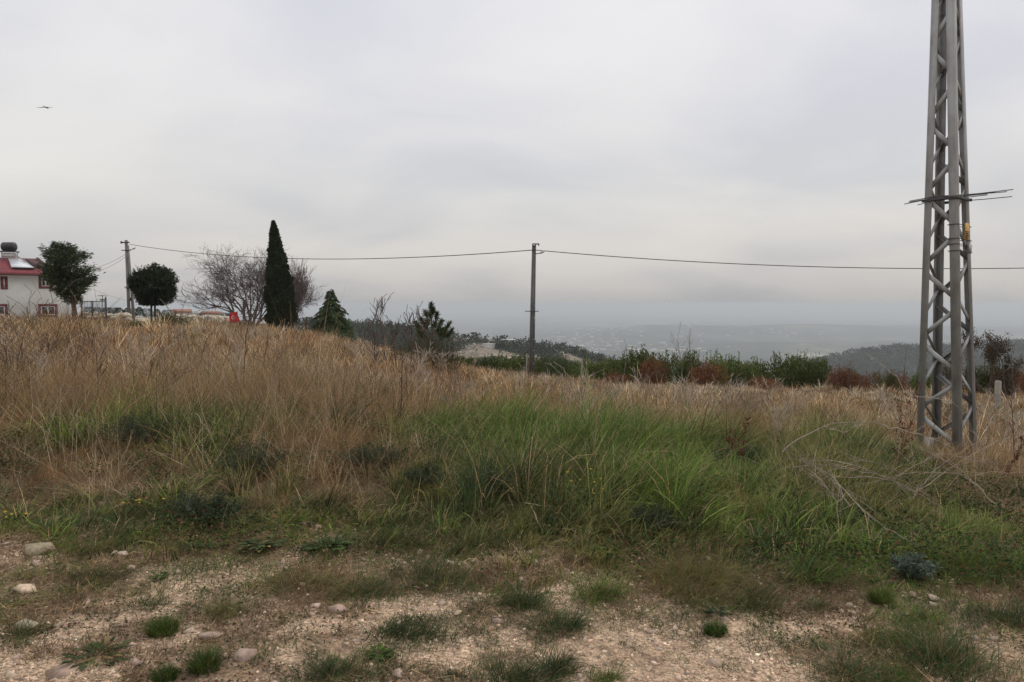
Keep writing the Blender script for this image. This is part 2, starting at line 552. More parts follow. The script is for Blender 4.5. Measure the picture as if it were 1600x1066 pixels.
g.add(np.stack([GX, GY, GZ], -1).reshape(-1, 3), np.stack([a0, a1, b1, b0], -1).reshape(-1, 4), None, c.reshape(-1, 3))
g.add([(0, 0, float(hgt(0., 0.)))] + [(GX[0, k], GY[0, k], GZ[0, k]) for k in range(na)], None, [(0, k + 1, (k + 1) % na + 1) for k in range(na)], LITTER)
tag(g.build('ground', M_GROUND, smooth=True), kind='structure')

# the plain far below
PLAIN = -335.0


def plain_h(x, y):
    r = np.hypot(x, y)
    z = PLAIN + 26 * (fbm(x / 2600, y / 2600, 3, 4) - .5) * sstep(2500, 5000, r)
    # a long low wooded rise across the middle of the plain
    u = x / np.maximum(y, 1)
    z = z + 84 * np.exp(-((y - 7600 - 900 * u) / 1100) ** 2) * sstep(.03, .22, u) * (1 - .4 * sstep(.45, .75, u)) * (.75 + .5 * fbm(x / 700, y / 700, 8, 3))
    z = z + 40 * np.exp(-((y - 5200) / 500) ** 2) * sstep(.22, .45, u) * (.6 + .8 * fbm(x / 500, y / 500, 18, 3))
    return z


pa = np.radians(np.linspace(-55, 55, 420)); pr = np.geomspace(600, 62000, 330)
A, RR = np.meshgrid(pa, pr)
PX = RR * np.sin(A); PY = RR * np.cos(A); PZ = plain_h(PX, PY)
idx = np.arange(PX.size).reshape(PX.shape)
p_ = MB()
p_.add(np.stack([PX, PY, PZ], -1).reshape(-1, 3), np.stack([idx[:-1, :-1], idx[1:, :-1], idx[1:, 1:], idx[:-1, 1:]], -1).reshape(-1, 4))


def plain_material():
    m, nt, out = nmat('plain_fields')
    ge = nt.nodes.new('ShaderNodeNewGeometry')
    mp = nt.nodes.new('ShaderNodeMapping'); mp.inputs['Scale'].default_value = (.0011, .0006, 0); mp.inputs['Rotation'].default_value = (0, 0, .3)
    nt.links.new(ge.outputs['Position'], mp.inputs[0])
    n1 = nt.nodes.new('ShaderNodeTexNoise'); n1.inputs['Scale'].default_value = 1; n1.inputs['Detail'].default_value = 6; n1.inputs['Roughness'].default_value = .6
    nt.links.new(mp.outputs[0], n1.inputs['Vector'])
    cr = nt.nodes.new('ShaderNodeValToRGB')
    ramp(cr, [(.40, (.022, .034, .026)), (.53, (.05, .065, .04)), (.60, (.11, .11, .07)), (.68, (.42, .36, .28))])
    nt.links.new(n1.outputs['Fac'], cr.inputs[0])
    v = nt.nodes.new('ShaderNodeTexVoronoi'); v.inputs['Scale'].default_value = 5
    nt.links.new(mp.outputs[0], v.inputs['Vector'])
    sx = nt.nodes.new('ShaderNodeSeparateColor'); nt.links.new(v.outputs['Color'], sx.inputs[0])
    mr = nt.nodes.new('ShaderNodeMapRange'); mr.inputs[3].default_value = .55; mr.inputs[4].default_value = 1.5
    nt.links.new(sx.outputs[0], mr.inputs[0])
    sc = nt.nodes.new('ShaderNodeVectorMath'); sc.operation = 'SCALE'
    nt.links.new(cr.outputs[0], sc.inputs[0]); nt.links.new(mr.outputs[0], sc.inputs['Scale'])
    b = nt.nodes.new('ShaderNodeBsdfDiffuse')
    nt.links.new(sc.outputs[0], b.inputs['Color']); nt.links.new(b.outputs[0], out.inputs['Surface'])
    return m


tag(p_.build('plain', plain_material(), smooth=True), kind='structure')


def hill_grid(name, pxs, ridge_px, d_ridge, d_front, d_back, drop_f, drop_b, colf, nu=160, nd=90, seed=0, amp=6.0):
    """a ridge whose crest runs through the given photo columns and rows at distance d_ridge"""
    u = (np.linspace(pxs[0], pxs[-1], nu))
    zr = np.array([at(px, np.interp(px, pxs, ridge_px), d_ridge)[2] for px in u])
    uu = (u - 800) / FPX
    d = np.concatenate([np.linspace(d_front, d_ridge, nd), np.linspace(d_ridge, d_back, 30)[1:]])
    U, D = np.meshgrid(uu, d)
    ZR = np.repeat(zr[None], len(d), 0)
    tf = np.clip((d_ridge - D) / (d_ridge - d_front), 0, 1); tb = np.clip((D - d_ridge) / (d_back - d_ridge), 0, 1)
    Z = ZR - drop_f * tf ** 1.25 - drop_b * tb ** 1.3
    X = U * D
    Z = Z + amp * (fbm(X / 60, D / 60, seed, 4) - .5) * np.clip(tf * 4, .12, 1)
    idx = np.arange(X.size).reshape(X.shape)
    m = MB()
    col = colf(X, D, Z)
    m.add(np.stack([X, D, Z], -1).reshape(-1, 3), np.stack([idx[:-1, :-1], idx[:-1, 1:], idx[1:, 1:], idx[1:, :-1]], -1).reshape(-1, 4), None, col.reshape(-1, 3))
    o = m.build(name, M_GROUND, smooth=True)
    tag(o, kind='structure')
    return lambda px_u, dd: (np.interp(px_u, uu, zr), d_ridge, d_front, d_back, drop_f, drop_b, amp, seed)


def hill_z(f, u, d):
    zr, dr, df, db, pf, pb, amp, seed = f(u, d)
    tf = np.clip((dr - d) / (dr - df), 0, 1); tb = np.clip((d - dr) / (db - dr), 0, 1)
    x = u * d
    return zr - pf * tf ** 1.25 - pb * tb ** 1.3 + amp * (fbm(x / 60, d / 60, seed, 4) - .5) * np.clip(tf * 4, .12, 1)


def spur_wood(x, y):
    return sstep(.36, .48, fbm(x / 55 + 4, y / 70, 61, 4) - .16 * np.exp(-((x / y + .02) / .05) ** 2) * (1 - sstep(470, 500, y)) + .10 * (x / y > .04) + .14 * sstep(-.12, -.17, x / y))


def spur_col(X, D, Z):
    w = spur_wood(X, D)[..., None]
    t = fbm(X / 14, D / 14, 12, 4)[..., None]
    pale = np.array((.25, .205, .155)) * (.65 + .7 * t)
    return pale * (1 - w) + np.array((.05, .06, .035)) * w


spur = hill_grid('hill', [500, 560, 600, 650, 720, 790, 860, 920, 965, 1000], [507, 509, 512, 519, 529, 533.5, 543, 558, 572, 590], 520, 260, 760, 55, 120, spur_col, 220, 110, 5, 7)


def fh_col(X, D, Z):
    t = fbm(X / 80, D / 80, 14, 4)[..., None]
    return np.array((.028, .036, .022)) * (.6 + .8 * t)


fhill = hill_grid('hill', [1180, 1240, 1300, 1350, 1400, 1450, 1520, 1600, 1760, 1900], [600, 578, 559, 549, 543, 545, 541, 535, 530, 528], 1300, 700, 2100, 210, 300, fh_col, 150, 70, 15, 14)

# woods on the two far hills: seen as a mass
def far_trees(name, pts, hmin, hmax, col, nl, leaf):
    m = MB()
    N = len(pts)
    h = rng.uniform(hmin, hmax, N)
    P = np.repeat(pts, nl, 0); H = np.repeat(h, nl)
    v = rng.normal(0, 1, (N * nl, 3)); v /= np.linalg.norm(v, axis=1, keepdims=True)
    rr = rng.uniform(.45, 1, N * nl) ** .6
    wd = np.repeat(rng.uniform(.28, .5, N), nl)
    ht = (v[:, 2] * rr * .5 + .5)
    taper = np.repeat(rng.uniform(0, .75, N), nl)
    k = H * wd * rr * (1 - taper * ht)
    P = P + np.stack([v[:, 0] * k, v[:, 1] * k, H * (.12 + .88 * ht)], -1)
    cc = np.repeat(jit(col, N, .28, .08), nl, 0) * np.exp(rng.normal(0, .2, (N * nl, 1)))
    m.leaves(P, v + rng.normal(0, .5, v.shape) + [0, 0, .2], leaf * rng.uniform(.6, 1.3, N * nl) * H / hmax, .8, cc)
    o = m.build(name, M_DARKLEAF)
    tag(o, kind='stuff')
    return o


N = 11000
uu = rng.uniform((480 - 800) / FPX, (1000 - 800) / FPX, N); dd = rng.uniform(300, 560, N)
k = (rng.uniform(0, 1, N) < spur_wood(uu * dd, dd) * .9 + .025)
uu, dd = uu[k], dd[k]
o = far_trees('woodland', np.stack([uu * dd, dd, hill_z(spur, uu, dd) - .3], -1), 2.2, 6.5, (.035, .047, .024), 22, 1.5)
tag(o, 'dark wood scattered over the stony hill behind the middle pole', 'woodland')
N = 5200
uu = rng.uniform((1190 - 800) / FPX, (1800 - 800) / FPX, N); dd = rng.uniform(900, 1360, N)
o = far_trees('woodland', np.stack([uu * dd, dd, hill_z(fhill, uu, dd) - .5], -1), 5, 10, (.024, .034, .021), 30, 2.3)
tag(o, 'dark pine wood covering the far hill behind the pylon', 'woodland')

# far town: white specks down on the plain
m = MB()
for (px, py, n, sx, sy) in ((905, 535, 60, 900, 700), (935, 545, 45, 700, 300), (870, 527, 60, 1500, 1500), (960, 522, 40, 1600, 900), (780, 518, 40, 2200, 1500), (990, 507, 45, 3500, 3000), (850, 508, 45, 3500, 3500), (1240, 527, 20, 700, 300), (1020, 548, 30, 500, 160)):
    r_ = ray(px, py); t_ = (PLAIN - EYE) / r_[2]
    for k in range(n):
        x = r_[0] * t_ + rng.normal(0, sx * .45); y = r_[1] * t_ + rng.normal(0, sy * .6)
        z = float(plain_h(np.array(x), np.array(y)))
        s = rng.uniform(6, 16); w = rng.uniform(6, 22); h = rng.uniform(4, 10)
        cc = (.62, .59, .54) if rng.random() < .6 else (.36, .25, .2)
        m.box((x - w, y - s, z - 3), (x + w, y + s, z + h), cc)
tag(m.build('town', M_STONE), 'pale scattered town far down on the hazy plain', 'town', kind='stuff')


# ------------------------------------------------------------------ grass: the mass nobody could count
def scatter(y0, y1, dens, umax=.98):
    """points between depths y0 and y1 with dens(y) per square metre"""
    ys = np.linspace(y0, y1, 400)
    w = dens(ys) * ys
    n = int(np.trapz(w, ys) * 2 * umax)
    cdf = np.cumsum(w); cdf /= cdf[-1]
    y = np.interp(rng.uniform(0, 1, n), cdf, ys) + rng.normal(0, (y1 - y0) / 800, n)
    u = rng.uniform(-umax, umax, n)
    x = u * y
    return x, y, u


def gr(x, y):
    return np.stack([x, y, hgt(x, y) - .01], -1)


def bump(u, y, u0, y0, su, sy):
    return np.exp(-((u - u0) / su) ** 2 - ((y - y0) / sy) ** 2)


def brown_map(u, y):
    return (.75 * bump(u, y, -.33, 6.6, .10, .9) + .6 * bump(u, y, -.18, 5.6, .09, .7) + .8 * bump(u, y, .36, 5.2, .08, .55) + .7 * bump(u, y, -.66, 5.9, .12, .8)
            + .5 * bump(u, y, .12, 5.0, .1, .5) + .5 * bump(u, y, .55, 4.9, .07, .5))


def green_map(u, y):
    """share of fresh green grass"""
    f = (1.1 * bump(u, y, .05, 7.0, .22, 1.9) + 1.25 * bump(u, y, .24, 6.9, .17, 2.2) + 1.25 * bump(u, y, .47, 6.5, .16, 2.0)
         + .75 * bump(u, y, -.60, 8.3, .20, 1.3) + .55 * bump(u, y, -.42, 7.2, .10, 1.0) + .5 * bump(u, y, -.24, 7.6, .10, 1.0) + .85 * bump(u, y, .62, 4.8, .25, 1.0)
         + .55 * bump(u, y, -.1, 6.9, .1, 1.2) + .35 * bump(u, y, .2, 5, .3, .8) + .5 * bump(u, y, .0, 8.2, .12, 1.2))
    ee = T_EDGE(np.clip(u, -1.3, 1.3))
    f = f + .26 * sstep(0, -.12, u) * sstep(9.2, 7.4, y) + (.20 + .24 * sstep(-.3, .1, u)) * np.exp(-((y - ee - .4) / .9) ** 2)
    # brown tussocky patches that break it up
    f = f - brown_map(u, y)
    n = .6 * fbm(u * y * .9, y * .9, 91, 4) + .4 * fbm(u * y * .42 + 5, y * .5, 191, 2)
    return np.clip(f * 1.0 + (n - .5) * 2.3, 0, 1)


def edge_of(x, y):
    return T_EDGE(np.clip(x / np.maximum(y, 6), -1.3, 1.3)) + 1.5 * (fbm(x * .8 + 2, y * .3, 201, 3) - .5)


G1 = np.array((.105, .165, .030)); G2 = np.array((.165, .215, .048)); G3 = np.array((.050, .078, .026)); G4 = np.array((.15, .155, .046))
D1 = np.array((.47, .335, .185)); D2 = np.array((.32, .185, .090)); D3 = np.array((.35, .26, .145)); D4 = np.array((.20, .110, .054)); D5 = np.array((.45, .37, .265))

def clumps(y0, y1, densc, nb, r0, r1, umax=.98):
    """blades gathered in clumps: positions, clump index, clump centre"""
    cx, cy, cu = scatter(y0, y1, densc, umax)
    n = len(cx)
    cnt = rng.poisson(nb, n) + 2
    i = np.repeat(np.arange(n), cnt)
    rr_ = rng.uniform(r0, r1, n)[i]
    a = rng.uniform(0, 2 * PI, len(i)); q = rng.uniform(0, 1, len(i)) ** .7 * rr_
    return cx[i] + q * np.cos(a), cy[i] + q * np.sin(a), i, n, a, q / rr_, cx, cy


# fresh green grass on the bank
gg = MB()
x, y, i, n, a, q, cx, cy = clumps(3.6, 12, lambda y: np.where(y < 9, 82, 38), 46, .06, .20)
cu = cx / cy
e = edge_of(cx, cy)
gm = green_map(cu, cy)
kc = rng.uniform(0, 1, n) < gm * sstep(e - .5, e + .5, cy)
ch = (.10 + .20 * sstep(.3, .7, fbm(cx * 1.4, cy * 1.4, 66, 3)) + .10 * gm) * np.exp(rng.normal(0, .30, n)) * (1 - .45 * sstep(.46, .58, cu))
wind = .25 + 4.5 * (fbm(cx * .9, cy * .9, 8, 2) - .5) + rng.normal(0, .5, n)
cl_lean = np.abs(rng.normal(.25, .25, n)); 
mixv = (fbm(cx * .7 + 9, cy * .7, 33, 3) + rng.normal(0, .09, n) + .09 * sstep(-.05, -.2, cu) + .05 * (1 - sstep(e + .8, e + 1.6, cy)))[:, None]
cc = np.where(mixv < .45, G1, np.where(mixv < .55, G2, np.where(mixv < .66, G3, G4))) * np.exp(rng.normal(0, .22, (n, 1)))
k = kc[i]; x, y, i, a, q = x[k], y[k], i[k], a[k], q[k]; N = len(x)
c = cc[i] * np.exp(rng.normal(0, .30, (N, 1)))
dryb = rng.uniform(0, 1, N) < .13
c[dryb] = jit(D1 * .85, int(dryb.sum()), .25)
hh = ch[i] * rng.uniform(.4, 1.25, N) * (.30 + .70 * sstep(e[i] - .1, e[i] + 2.0, y))
az = np.where(rng.uniform(0, 1, N) < .6, wind[i] + rng.normal(0, .5, N), a + rng.normal(0, .5, N))
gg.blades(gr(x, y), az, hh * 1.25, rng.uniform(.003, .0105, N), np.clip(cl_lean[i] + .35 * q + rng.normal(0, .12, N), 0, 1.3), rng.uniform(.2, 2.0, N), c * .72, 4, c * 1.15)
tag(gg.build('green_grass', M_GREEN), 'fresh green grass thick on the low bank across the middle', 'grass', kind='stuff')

# dry straw coloured grass on the bank, much of it bent over
dg = MB()
x, y, i, n, a, q, cx, cy = clumps(3.8, 12, lambda y: np.where(y < 9, 62, 40), 38, .05, .24)
cu = cx / cy
e = edge_of(cx, cy); gm = green_map(cu, cy)
lf = 1 - sstep(-.35, -.02, cu)
kc = rng.uniform(0, 1, n) < np.clip(.95 - .90 * gm, .06, 1) * sstep(e - .15, e + .8, cy)
ch = (.15 + .12 * sstep(6, 9, cy) + (.06 + .34 * sstep(.42, .62, fbm(cx * .8, cy * .8, 52, 3))) * lf * sstep(6.4, 9.0, cy) + .22 * brown_map(cu, cy)) * np.exp(rng.normal(0, .32, n)) * (1 - .3 * sstep(.46, .58, cu))
pick = rng.uniform(0, 1, (n, 1)) + .5 * (fbm(cx * .9, cy * .9, 23, 3)[:, None] - .5)
cc = np.where(pick < .30, D1, np.where(pick < .58, D2, np.where(pick < .80, D3, D4))) * np.exp(rng.normal(0, .25, (n, 1)))
lod = rng.uniform(0, 1, n) < .42 * (1 - sstep(8, 10, cy)) + .12
wind = rng.uniform(-PI, PI, n)
k = kc[i]; x, y, i, a, q = x[k], y[k], i[k], a[k], q[k]; N = len(x)
c = cc[i] * np.exp(rng.normal(0, .22, (N, 1)))
lean = np.where(lod[i], rng.uniform(.7, 1.45, N), np.abs(rng.normal(0, .25, N)) + .3 * q)
az = np.where(lod[i], wind[i] + rng.normal(0, .45, N), a + rng.normal(0, .9, N))
dg.blades(gr(x, y), az, (.38 + .62 * sstep(e[i] - .1, e[i] + 1.9, y)) * ch[i] * rng.uniform(.5, 1.35, N) * np.where(lod[i], 1.3, 1.1), rng.uniform(.0018, .0042, N), lean, np.where(lod[i], rng.normal(.15, .3, N), rng.uniform(0, 1.0, N)), c * .75, 3, c)
# low leafy base under the straw, olive
x, y, u = scatter(4.2, 10, lambda y: 1100 + 0 * y)
e = edge_of(x, y)
k = rng.uniform(0, 1, len(x)) < sstep(e, e + .8, y) * (.9 - .5 * green_map(u, y)) * sstep(.36, .55, fbm(x * 2.4, y * 2.4, 95, 3))
x, y = x[k], y[k]; N = len(x)
c = np.where(rng.uniform(0, 1, (N, 1)) < .55, G3, G4 * .85) * np.exp(rng.normal(0, .28, (N, 1)))
dg.blades(gr(x, y), rng.uniform(-PI, PI, N), rng.uniform(.05, .2, N), rng.uniform(.003, .006, N), rng.uniform(.1, .8, N), rng.uniform(.2, 1.4, N), c, 3)
tag(dg.build('dry_grass', M_DRY), 'tangled straw coloured grass mixed through the bank', 'grass', kind='stuff')

# long pale straws lying and leaning in every direction, and dark broken stems
sw = MB()
x, y, u = scatter(4.6, 16, lambda y: np.where(y < 9, 120, 44))
e = edge_of(x, y)
k = rng.uniform(0, 1, len(x)) < sstep(e + .1, e + .9, y) * (1 - .72 * green_map(u, y)) * (.35 + .65 * sstep(.42, .6, fbm(x * .9, y * .9, 63, 3)))
x, y, u = x[k], y[k], u[k]; N = len(x)
pk = rng.uniform(0, 1, (N, 1))
c = np.where(pk < .55, (.56, .45, .31), np.where(pk < .75, (.40, .28, .17), (.13, .075, .05))) * np.exp(rng.normal(0, .2, (N, 1)))
P = gr(x, y); P[:, 2] += rng.uniform(0, .16, N) * sstep(5, 6.5, y)
sw.blades(P, rng.uniform(-PI, PI, N), rng.uniform(.22, .8, N) * (.75 + .5 * sstep(0, -.4, u)) * (.45 + .55 * sstep(4.6, 6.2, y)), np.maximum(rng.uniform(.0018, .0036, N), .00036 * y), np.clip(np.abs(rng.normal(.75, .45, N)), 0, 1.5), rng.normal(.15, .35, N), c, 4)
tag(sw.build('loose_straw', M_DRY), 'long pale straws and broken stems leaning through the grass', 'straw', kind='stuff')

# dry grass of the field behind, out to the hedge and the trees
fg = MB()
x, y, i, n, a, q, cx, cy = clumps(9.5, 68, lambda y: 22 * (9.5 / y) ** 1.15, 34, .10, .42)
cu = cx / cy
pn = fbm(cx * .16 + 5, cy * .12, 71, 4)
lf = 1 - sstep(-.42, -.10, cu)
gm = green_map(cu, cy)
kc = rng.uniform(0, 1, n) < (.62 + .5 * sstep(.3, .6, pn)) * (1 - .9 * sstep(46, 52, cy) * sstep(-.2, -.1, cu))
ch = (.27 + .20 * pn + (.02 + .30 * sstep(.42, .62, fbm(cx * .35, cy * .35, 44, 3))) * lf * (1 - .45 * sstep(20, 40, cy)) - .12 * sstep(.0, .35, cu)) * np.exp(rng.normal(0, .30, n))
pick = rng.uniform(0, 1, (n, 1))
warm = sstep(.42, .60, fbm(cx * .25, cy * .25, 29, 3))[:, None]
ca = np.where(pick < .38, D1, np.where(pick < .72, D2 * 1.1, D4))
cb = np.where(pick < .5, D5, np.where(pick < .78, D3, D4 * 1.1))
rt = sstep(.02, .3, cu)[:, None]
wsel = np.clip(warm * .8 + .22 - rt * .65, 0, 1)
cc = (ca * wsel + cb * (1 - wsel)) * np.exp(np.clip(rng.normal(0, .36, (n, 1)), -.8, .5))
gs = rng.uniform(0, 1, n) < np.clip(.05 + .42 * sstep(.5, .62, fbm(cx * .22 + 8, cy * .14, 58, 3)) * sstep(-.1, .2, cu) + .75 * (1 - sstep(10, 17, cy)) * sstep(.42, .6, fbm(cx * .5, cy * .5, 258, 3)) + .10 * lf, 0, .8)
cc[gs] = np.where(rng.uniform(0, 1, (int(gs.sum()), 1)) < .5, G4, G3 * 1.3) * np.exp(rng.normal(0, .2, (int(gs.sum()), 1)))
ch[gs] *= .62
lod = rng.uniform(0, 1, n) < .20
wind = rng.normal(.3, 1.3, n)
k = kc[i]; x, y, i, a, q = x[k], y[k], i[k], a[k], q[k]; N = len(x)
c = cc[i] * np.exp(rng.normal(0, .30, (N, 1)))
tall = rng.uniform(0, 1, N) < .035
hh = ch[i] * rng.uniform(.45, 1.25, N) * np.where(tall, 1.55, 1.0)
lean = np.where(lod[i], rng.uniform(.6, 1.3, N), np.abs(rng.normal(.04, .2, N)) + .28 * q)
az = np.where(lod[i], wind[i] + rng.normal(0, .4, N), a + rng.normal(0, .8, N))
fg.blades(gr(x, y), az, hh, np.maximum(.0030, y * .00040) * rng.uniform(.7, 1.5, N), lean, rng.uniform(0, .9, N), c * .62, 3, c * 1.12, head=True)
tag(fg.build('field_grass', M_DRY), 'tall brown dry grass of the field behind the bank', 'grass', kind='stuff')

# tufts one can pick out on the bare ground: px, py of the foot, width px, height px, colour, label
TUFTS = [
    (690, 912, 110, 46, G3 * .85, .5, 'broad dark tuft with dry stems on bare gravel, centre'),
    (640, 985, 95, 42, G3 * .7, .0, 'dense spiky blackish tuft slanting over bare soil'),
    (805, 945, 85, 44, G3 * .9, .1, 'dark tuft beside the spreading centre tuft'),
    (948, 935, 85, 48, G1 * .75, .2, 'leaning green tuft on gravel right of centre'),
    (876, 985, 75, 42, G3 * .9, .1, 'square dark tuft at the edge of the bare track'),
    (835, 1062, 125, 60, G3 * .75, .1, 'big dark leafy clump at the bottom centre'),
    (145, 908, 85, 36, G3 * .8, .1, 'dark low tuft on the left slope'),
    (575, 930, 105, 48, G3 * .95, .6, 'mixed brown and green tuft left of the broad centre tuft'),
    (488, 920, 110, 38, G4 * .7, .5, 'brownish green turf clump between gravel patches'),
    (735, 852, 95, 52, G3 * .85, .2, 'dark upright tuft at the foot of the bank, centre'),
    (618, 850, 115, 60, G3 * .8, .3, 'wide arching dark tuft at the foot of the bank'),
    (1195, 945, 95, 40, G3 * .9, .3, 'flat dark tuft above the bare track at right'),
    (1480, 1040, 160, 70, G3, .25, 'largest shaggy tuft on the lower right slope'),
    (1400, 1008, 90, 36, G1 * .7, .2, 'low green tuft left of the largest shaggy tuft'),
    (1585, 975, 100, 52, G3 * .8, .2, 'blue green tuft at the right edge'),
    (1345, 1062, 85, 36, G3 * .9, .2, 'small tuft at the bottom right beside the track'),
    (1410, 1066, 70, 30, G1 * .7, .1, 'short green tuft at the bottom right edge'),
    (515, 1062, 90, 36, G3 * .85, .2, 'rough tuft at the bottom edge left of centre'),
    (942, 1062, 40, 24, G1 * .7, .0, 'tiny fresh tuft at the bottom edge on the track'),
    (1085, 915, 140, 80, G4 * .8, .55, 'tall tuft with long straw stems right of centre'),
    (1290, 905, 110, 46, G1 * .8, .1, 'leafy green tuft at the foot of the right bank'),
    (1425, 975, 70, 34, G1 * .8, .2, 'grass tuft beside the white stone at right'),
    (1530, 890, 130, 60, G1 * .8, .15, 'thick green tuft with long blades on the right bank'),
    (110, 862, 90, 34, G4 * .7, .4, 'yellowish tuft on the upper left slope'),
    (235, 945, 60, 24, G3 * .9, .2, 'small dark tuft on the left slope by the gravel'),
    (360, 960, 60, 30, G4 * .75, .4, 'thin brownish tuft on gravel at lower left'),
    (30, 1000, 70, 30, G3 * .9, .2, 'dark weedy tuft at the left edge'),
    (1270, 955, 50, 26, G3, .4, 'sparse tuft over dark red soil at right'),
    (985, 1010, 30, 14, G3, .3, 'thin little sprig on the bare track'),
]
TUFT_AT = []
for t in TUFTS:
    p_t = ground_hit(t[0], min(t[1], 1064))
    TUFT_AT.append((p_t[0], p_t[1], t[2] / FPX * .5 * np.linalg.norm(p_t - [0, 0, EYE])))


# short turf and litter on the gravel
st = MB()
x, y, u = scatter(1.9, 5.6, lambda y: 13000 + 0 * y, 1.0)
e = edge_of(x, y)
pt = .7 * fbm(x * 2.3, y * 2.6, 83, 3) + .3 * fbm(x * 8, y * 8, 84, 2) - .19 * bare_mask(x, y) + .085 + .05 * sstep(.1, -.5, u) + .30 * sstep(e - 1.2, e, y)
for (tx_, ty_, tw_) in TUFT_AT:
    pt = pt + .22 * np.exp(-((x - tx_) ** 2 + (y - ty_) ** 2) / (tw_ * .95) ** 2)
k = (rng.uniform(0, 1, len(x)) < sstep(.48, .60, pt)) & (y < e + 1.3)
x, y = x[k], y[k]; N = len(x)
ck = fbm(x * 1.8, y * 1.8, 19, 3)[:, None] + rng.normal(0, .04, (N, 1))
c = 1.3 * np.where(ck < .44, G3, np.where(ck < .52, G1 * .75, np.where(ck < .58, G4 * .8, (.15, .10, .055)))) * np.exp(rng.normal(0, .25, (N, 1)))
st.blades(gr(x, y), rng.uniform(-PI, PI, N), rng.uniform(.015, .07, N) * (.6 + .9 * vnoise(x * 5, y * 5, 4)), rng.uniform(.0016, .0036, N), rng.uniform(.2, 1.2, N), rng.uniform(.2, 1.3, N), c * .8, 2, c)
# small nameless tufts all over, denser where turf already grows
x, y, i, n, a, q, cx, cy = clumps(1.9, 5.4, lambda y: 26 + 0 * y, 46, .02, .085, 1.0)
e = edge_of(cx, cy)
kc = rng.uniform(0, 1, n) < (.90 - .68 * bare_mask(cx, cy)) * sstep(.36, .56, fbm(cx * 2.1, cy * 2.1, 183, 3)) * (cy < e + .8)
ch = rng.uniform(.02, .10, n)
pick = rng.uniform(0, 1, (n, 1))
cc = np.where(pick < .5, G3 * 1.2, np.where(pick < .75, G1 * .8, G4 * .8)) * np.exp(rng.normal(0, .2, (n, 1)))
wind = rng.normal(.2, 1.2, n)
k = kc[i]; x, y, i, a, q = x[k], y[k], i[k], a[k], q[k]; N = len(x)
c = cc[i] * np.exp(rng.normal(0, .25, (N, 1)))
db = rng.uniform(0, 1, N) < .2
c[db] = jit(D3 * .9, int(db.sum()), .3)
az = np.where(rng.uniform(0, 1, N) < .45, wind[i] + rng.normal(0, .6, N), a + rng.normal(0, .7, N))
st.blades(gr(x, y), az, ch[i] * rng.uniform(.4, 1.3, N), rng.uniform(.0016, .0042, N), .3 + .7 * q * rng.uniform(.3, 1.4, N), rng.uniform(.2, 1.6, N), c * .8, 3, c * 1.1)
tag(st.build('short_turf', M_GREEN), 'thin short turf creeping over the stony ground in front', 'turf', kind='stuff')

lt = MB()
x, y, u = scatter(1.9, 6.2, lambda y: 3200 + 0 * y, 1.0)
lp = fbm(x * 1.7, y * 1.7, 14, 3)
k = rng.uniform(0, 1, len(x)) < (1.05 - .95 * bare_mask(x, y)) * sstep(.3, .6, lp)
x, y = x[k], y[k]; N = len(x)
pick = rng.uniform(0, 1, (N, 1))
c = np.where(pick < .35, D1, np.where(pick < .75, D2, (.13, .07, .05))) * np.exp(rng.normal(0, .25, (N, 1)))
P = gr(x, y); P[:, 2] += rng.uniform(.008, .03, N)
lt.blades(P, rng.uniform(-PI, PI, N), rng.uniform(.02, .12, N), rng.uniform(.0015, .0035, N), rng.normal(1.5, .18, N), rng.normal(0, .5, N), c, 2)
tag(lt.build('dead_litter', M_DRY), 'dead brown straw and leaf litter lying on the ground', 'litter', kind='stuff')

# creeping leafy ground cover between the grasses
lc = MB()
x, y, u = scatter(1.9, 8.0, lambda y: 1900 + 0 * y)
e = edge_of(x, y)
inb = sstep(e - .4, e + .3, y)
k = rng.uniform(0, 1, len(x)) < np.maximum(sstep(.50, .62, fbm(x * 1.5, y * 1.5, 37, 3)) * inb, .8 * sstep(.50, .60, fbm(x * 2.1, y * 2.1, 137, 4) - .12 * bare_mask(x, y)) * (1 - inb))
x, y, inb = x[k], y[k], inb[k]; N = len(x)
P = gr(x, y); P[:, 2] += rng.uniform(.008, .02, N) + inb * rng.uniform(.01, .14, N)
c = jit(G3 * .85, N, .3, .08)
rd = rng.uniform(0, 1, N) < .16
c[rd] = jit((.15, .06, .04), int(rd.sum()), .3)
lc.leaves(P, np.stack([rng.normal(0, 1, N), rng.normal(0, 1, N), rng.uniform(.0, .9, N)], -1), rng.uniform(.012, .024, N) + inb * rng.uniform(0, .022, N), .45, c, .2)
tag(lc.build('ground_cover', M_LEAF), 'low dark leafy ground cover creeping under the grass', 'ground cover', kind='stuff')

# loose gravel
ICO_V = []
t_ = (1 + 5 ** .5) / 2
for a_, b_ in ((1, t_), (-1, t_), (1, -t_), (-1, -t_)):
    ICO_V += [(a_, b_, 0)]
for a_, b_ in ((1, t_), (-1, t_), (1, -t_), (-1, -t_)):
    ICO_V += [(0, a_, b_)]
for a_, b_ in ((1, t_), (-1, t_), (1, -t_), (-1, -t_)):
    ICO_V += [(b_, 0, a_)]
ICO_V = np.array(ICO_V, float); ICO_V /= np.linalg.norm(ICO_V[0])
ICO_F = []
for i_ in range(12):
    for j_ in range(i_ + 1, 12):
        for k_ in range(j_ + 1, 12):
            d_ = [np.linalg.norm(ICO_V[i_] - ICO_V[j_]), np.linalg.norm(ICO_V[j_] - ICO_V[k_]), np.linalg.norm(ICO_V[i_] - ICO_V[k_])]
            if max(d_) < 1.2:
                n_ = np.cross(ICO_V[j_] - ICO_V[i_], ICO_V[k_] - ICO_V[i_])
                ICO_F.append((i_, j_, k_) if np.dot(n_, ICO_V[i_]) > 0 else (i_, k_, j_))
ICO_F = np.array(ICO_F)


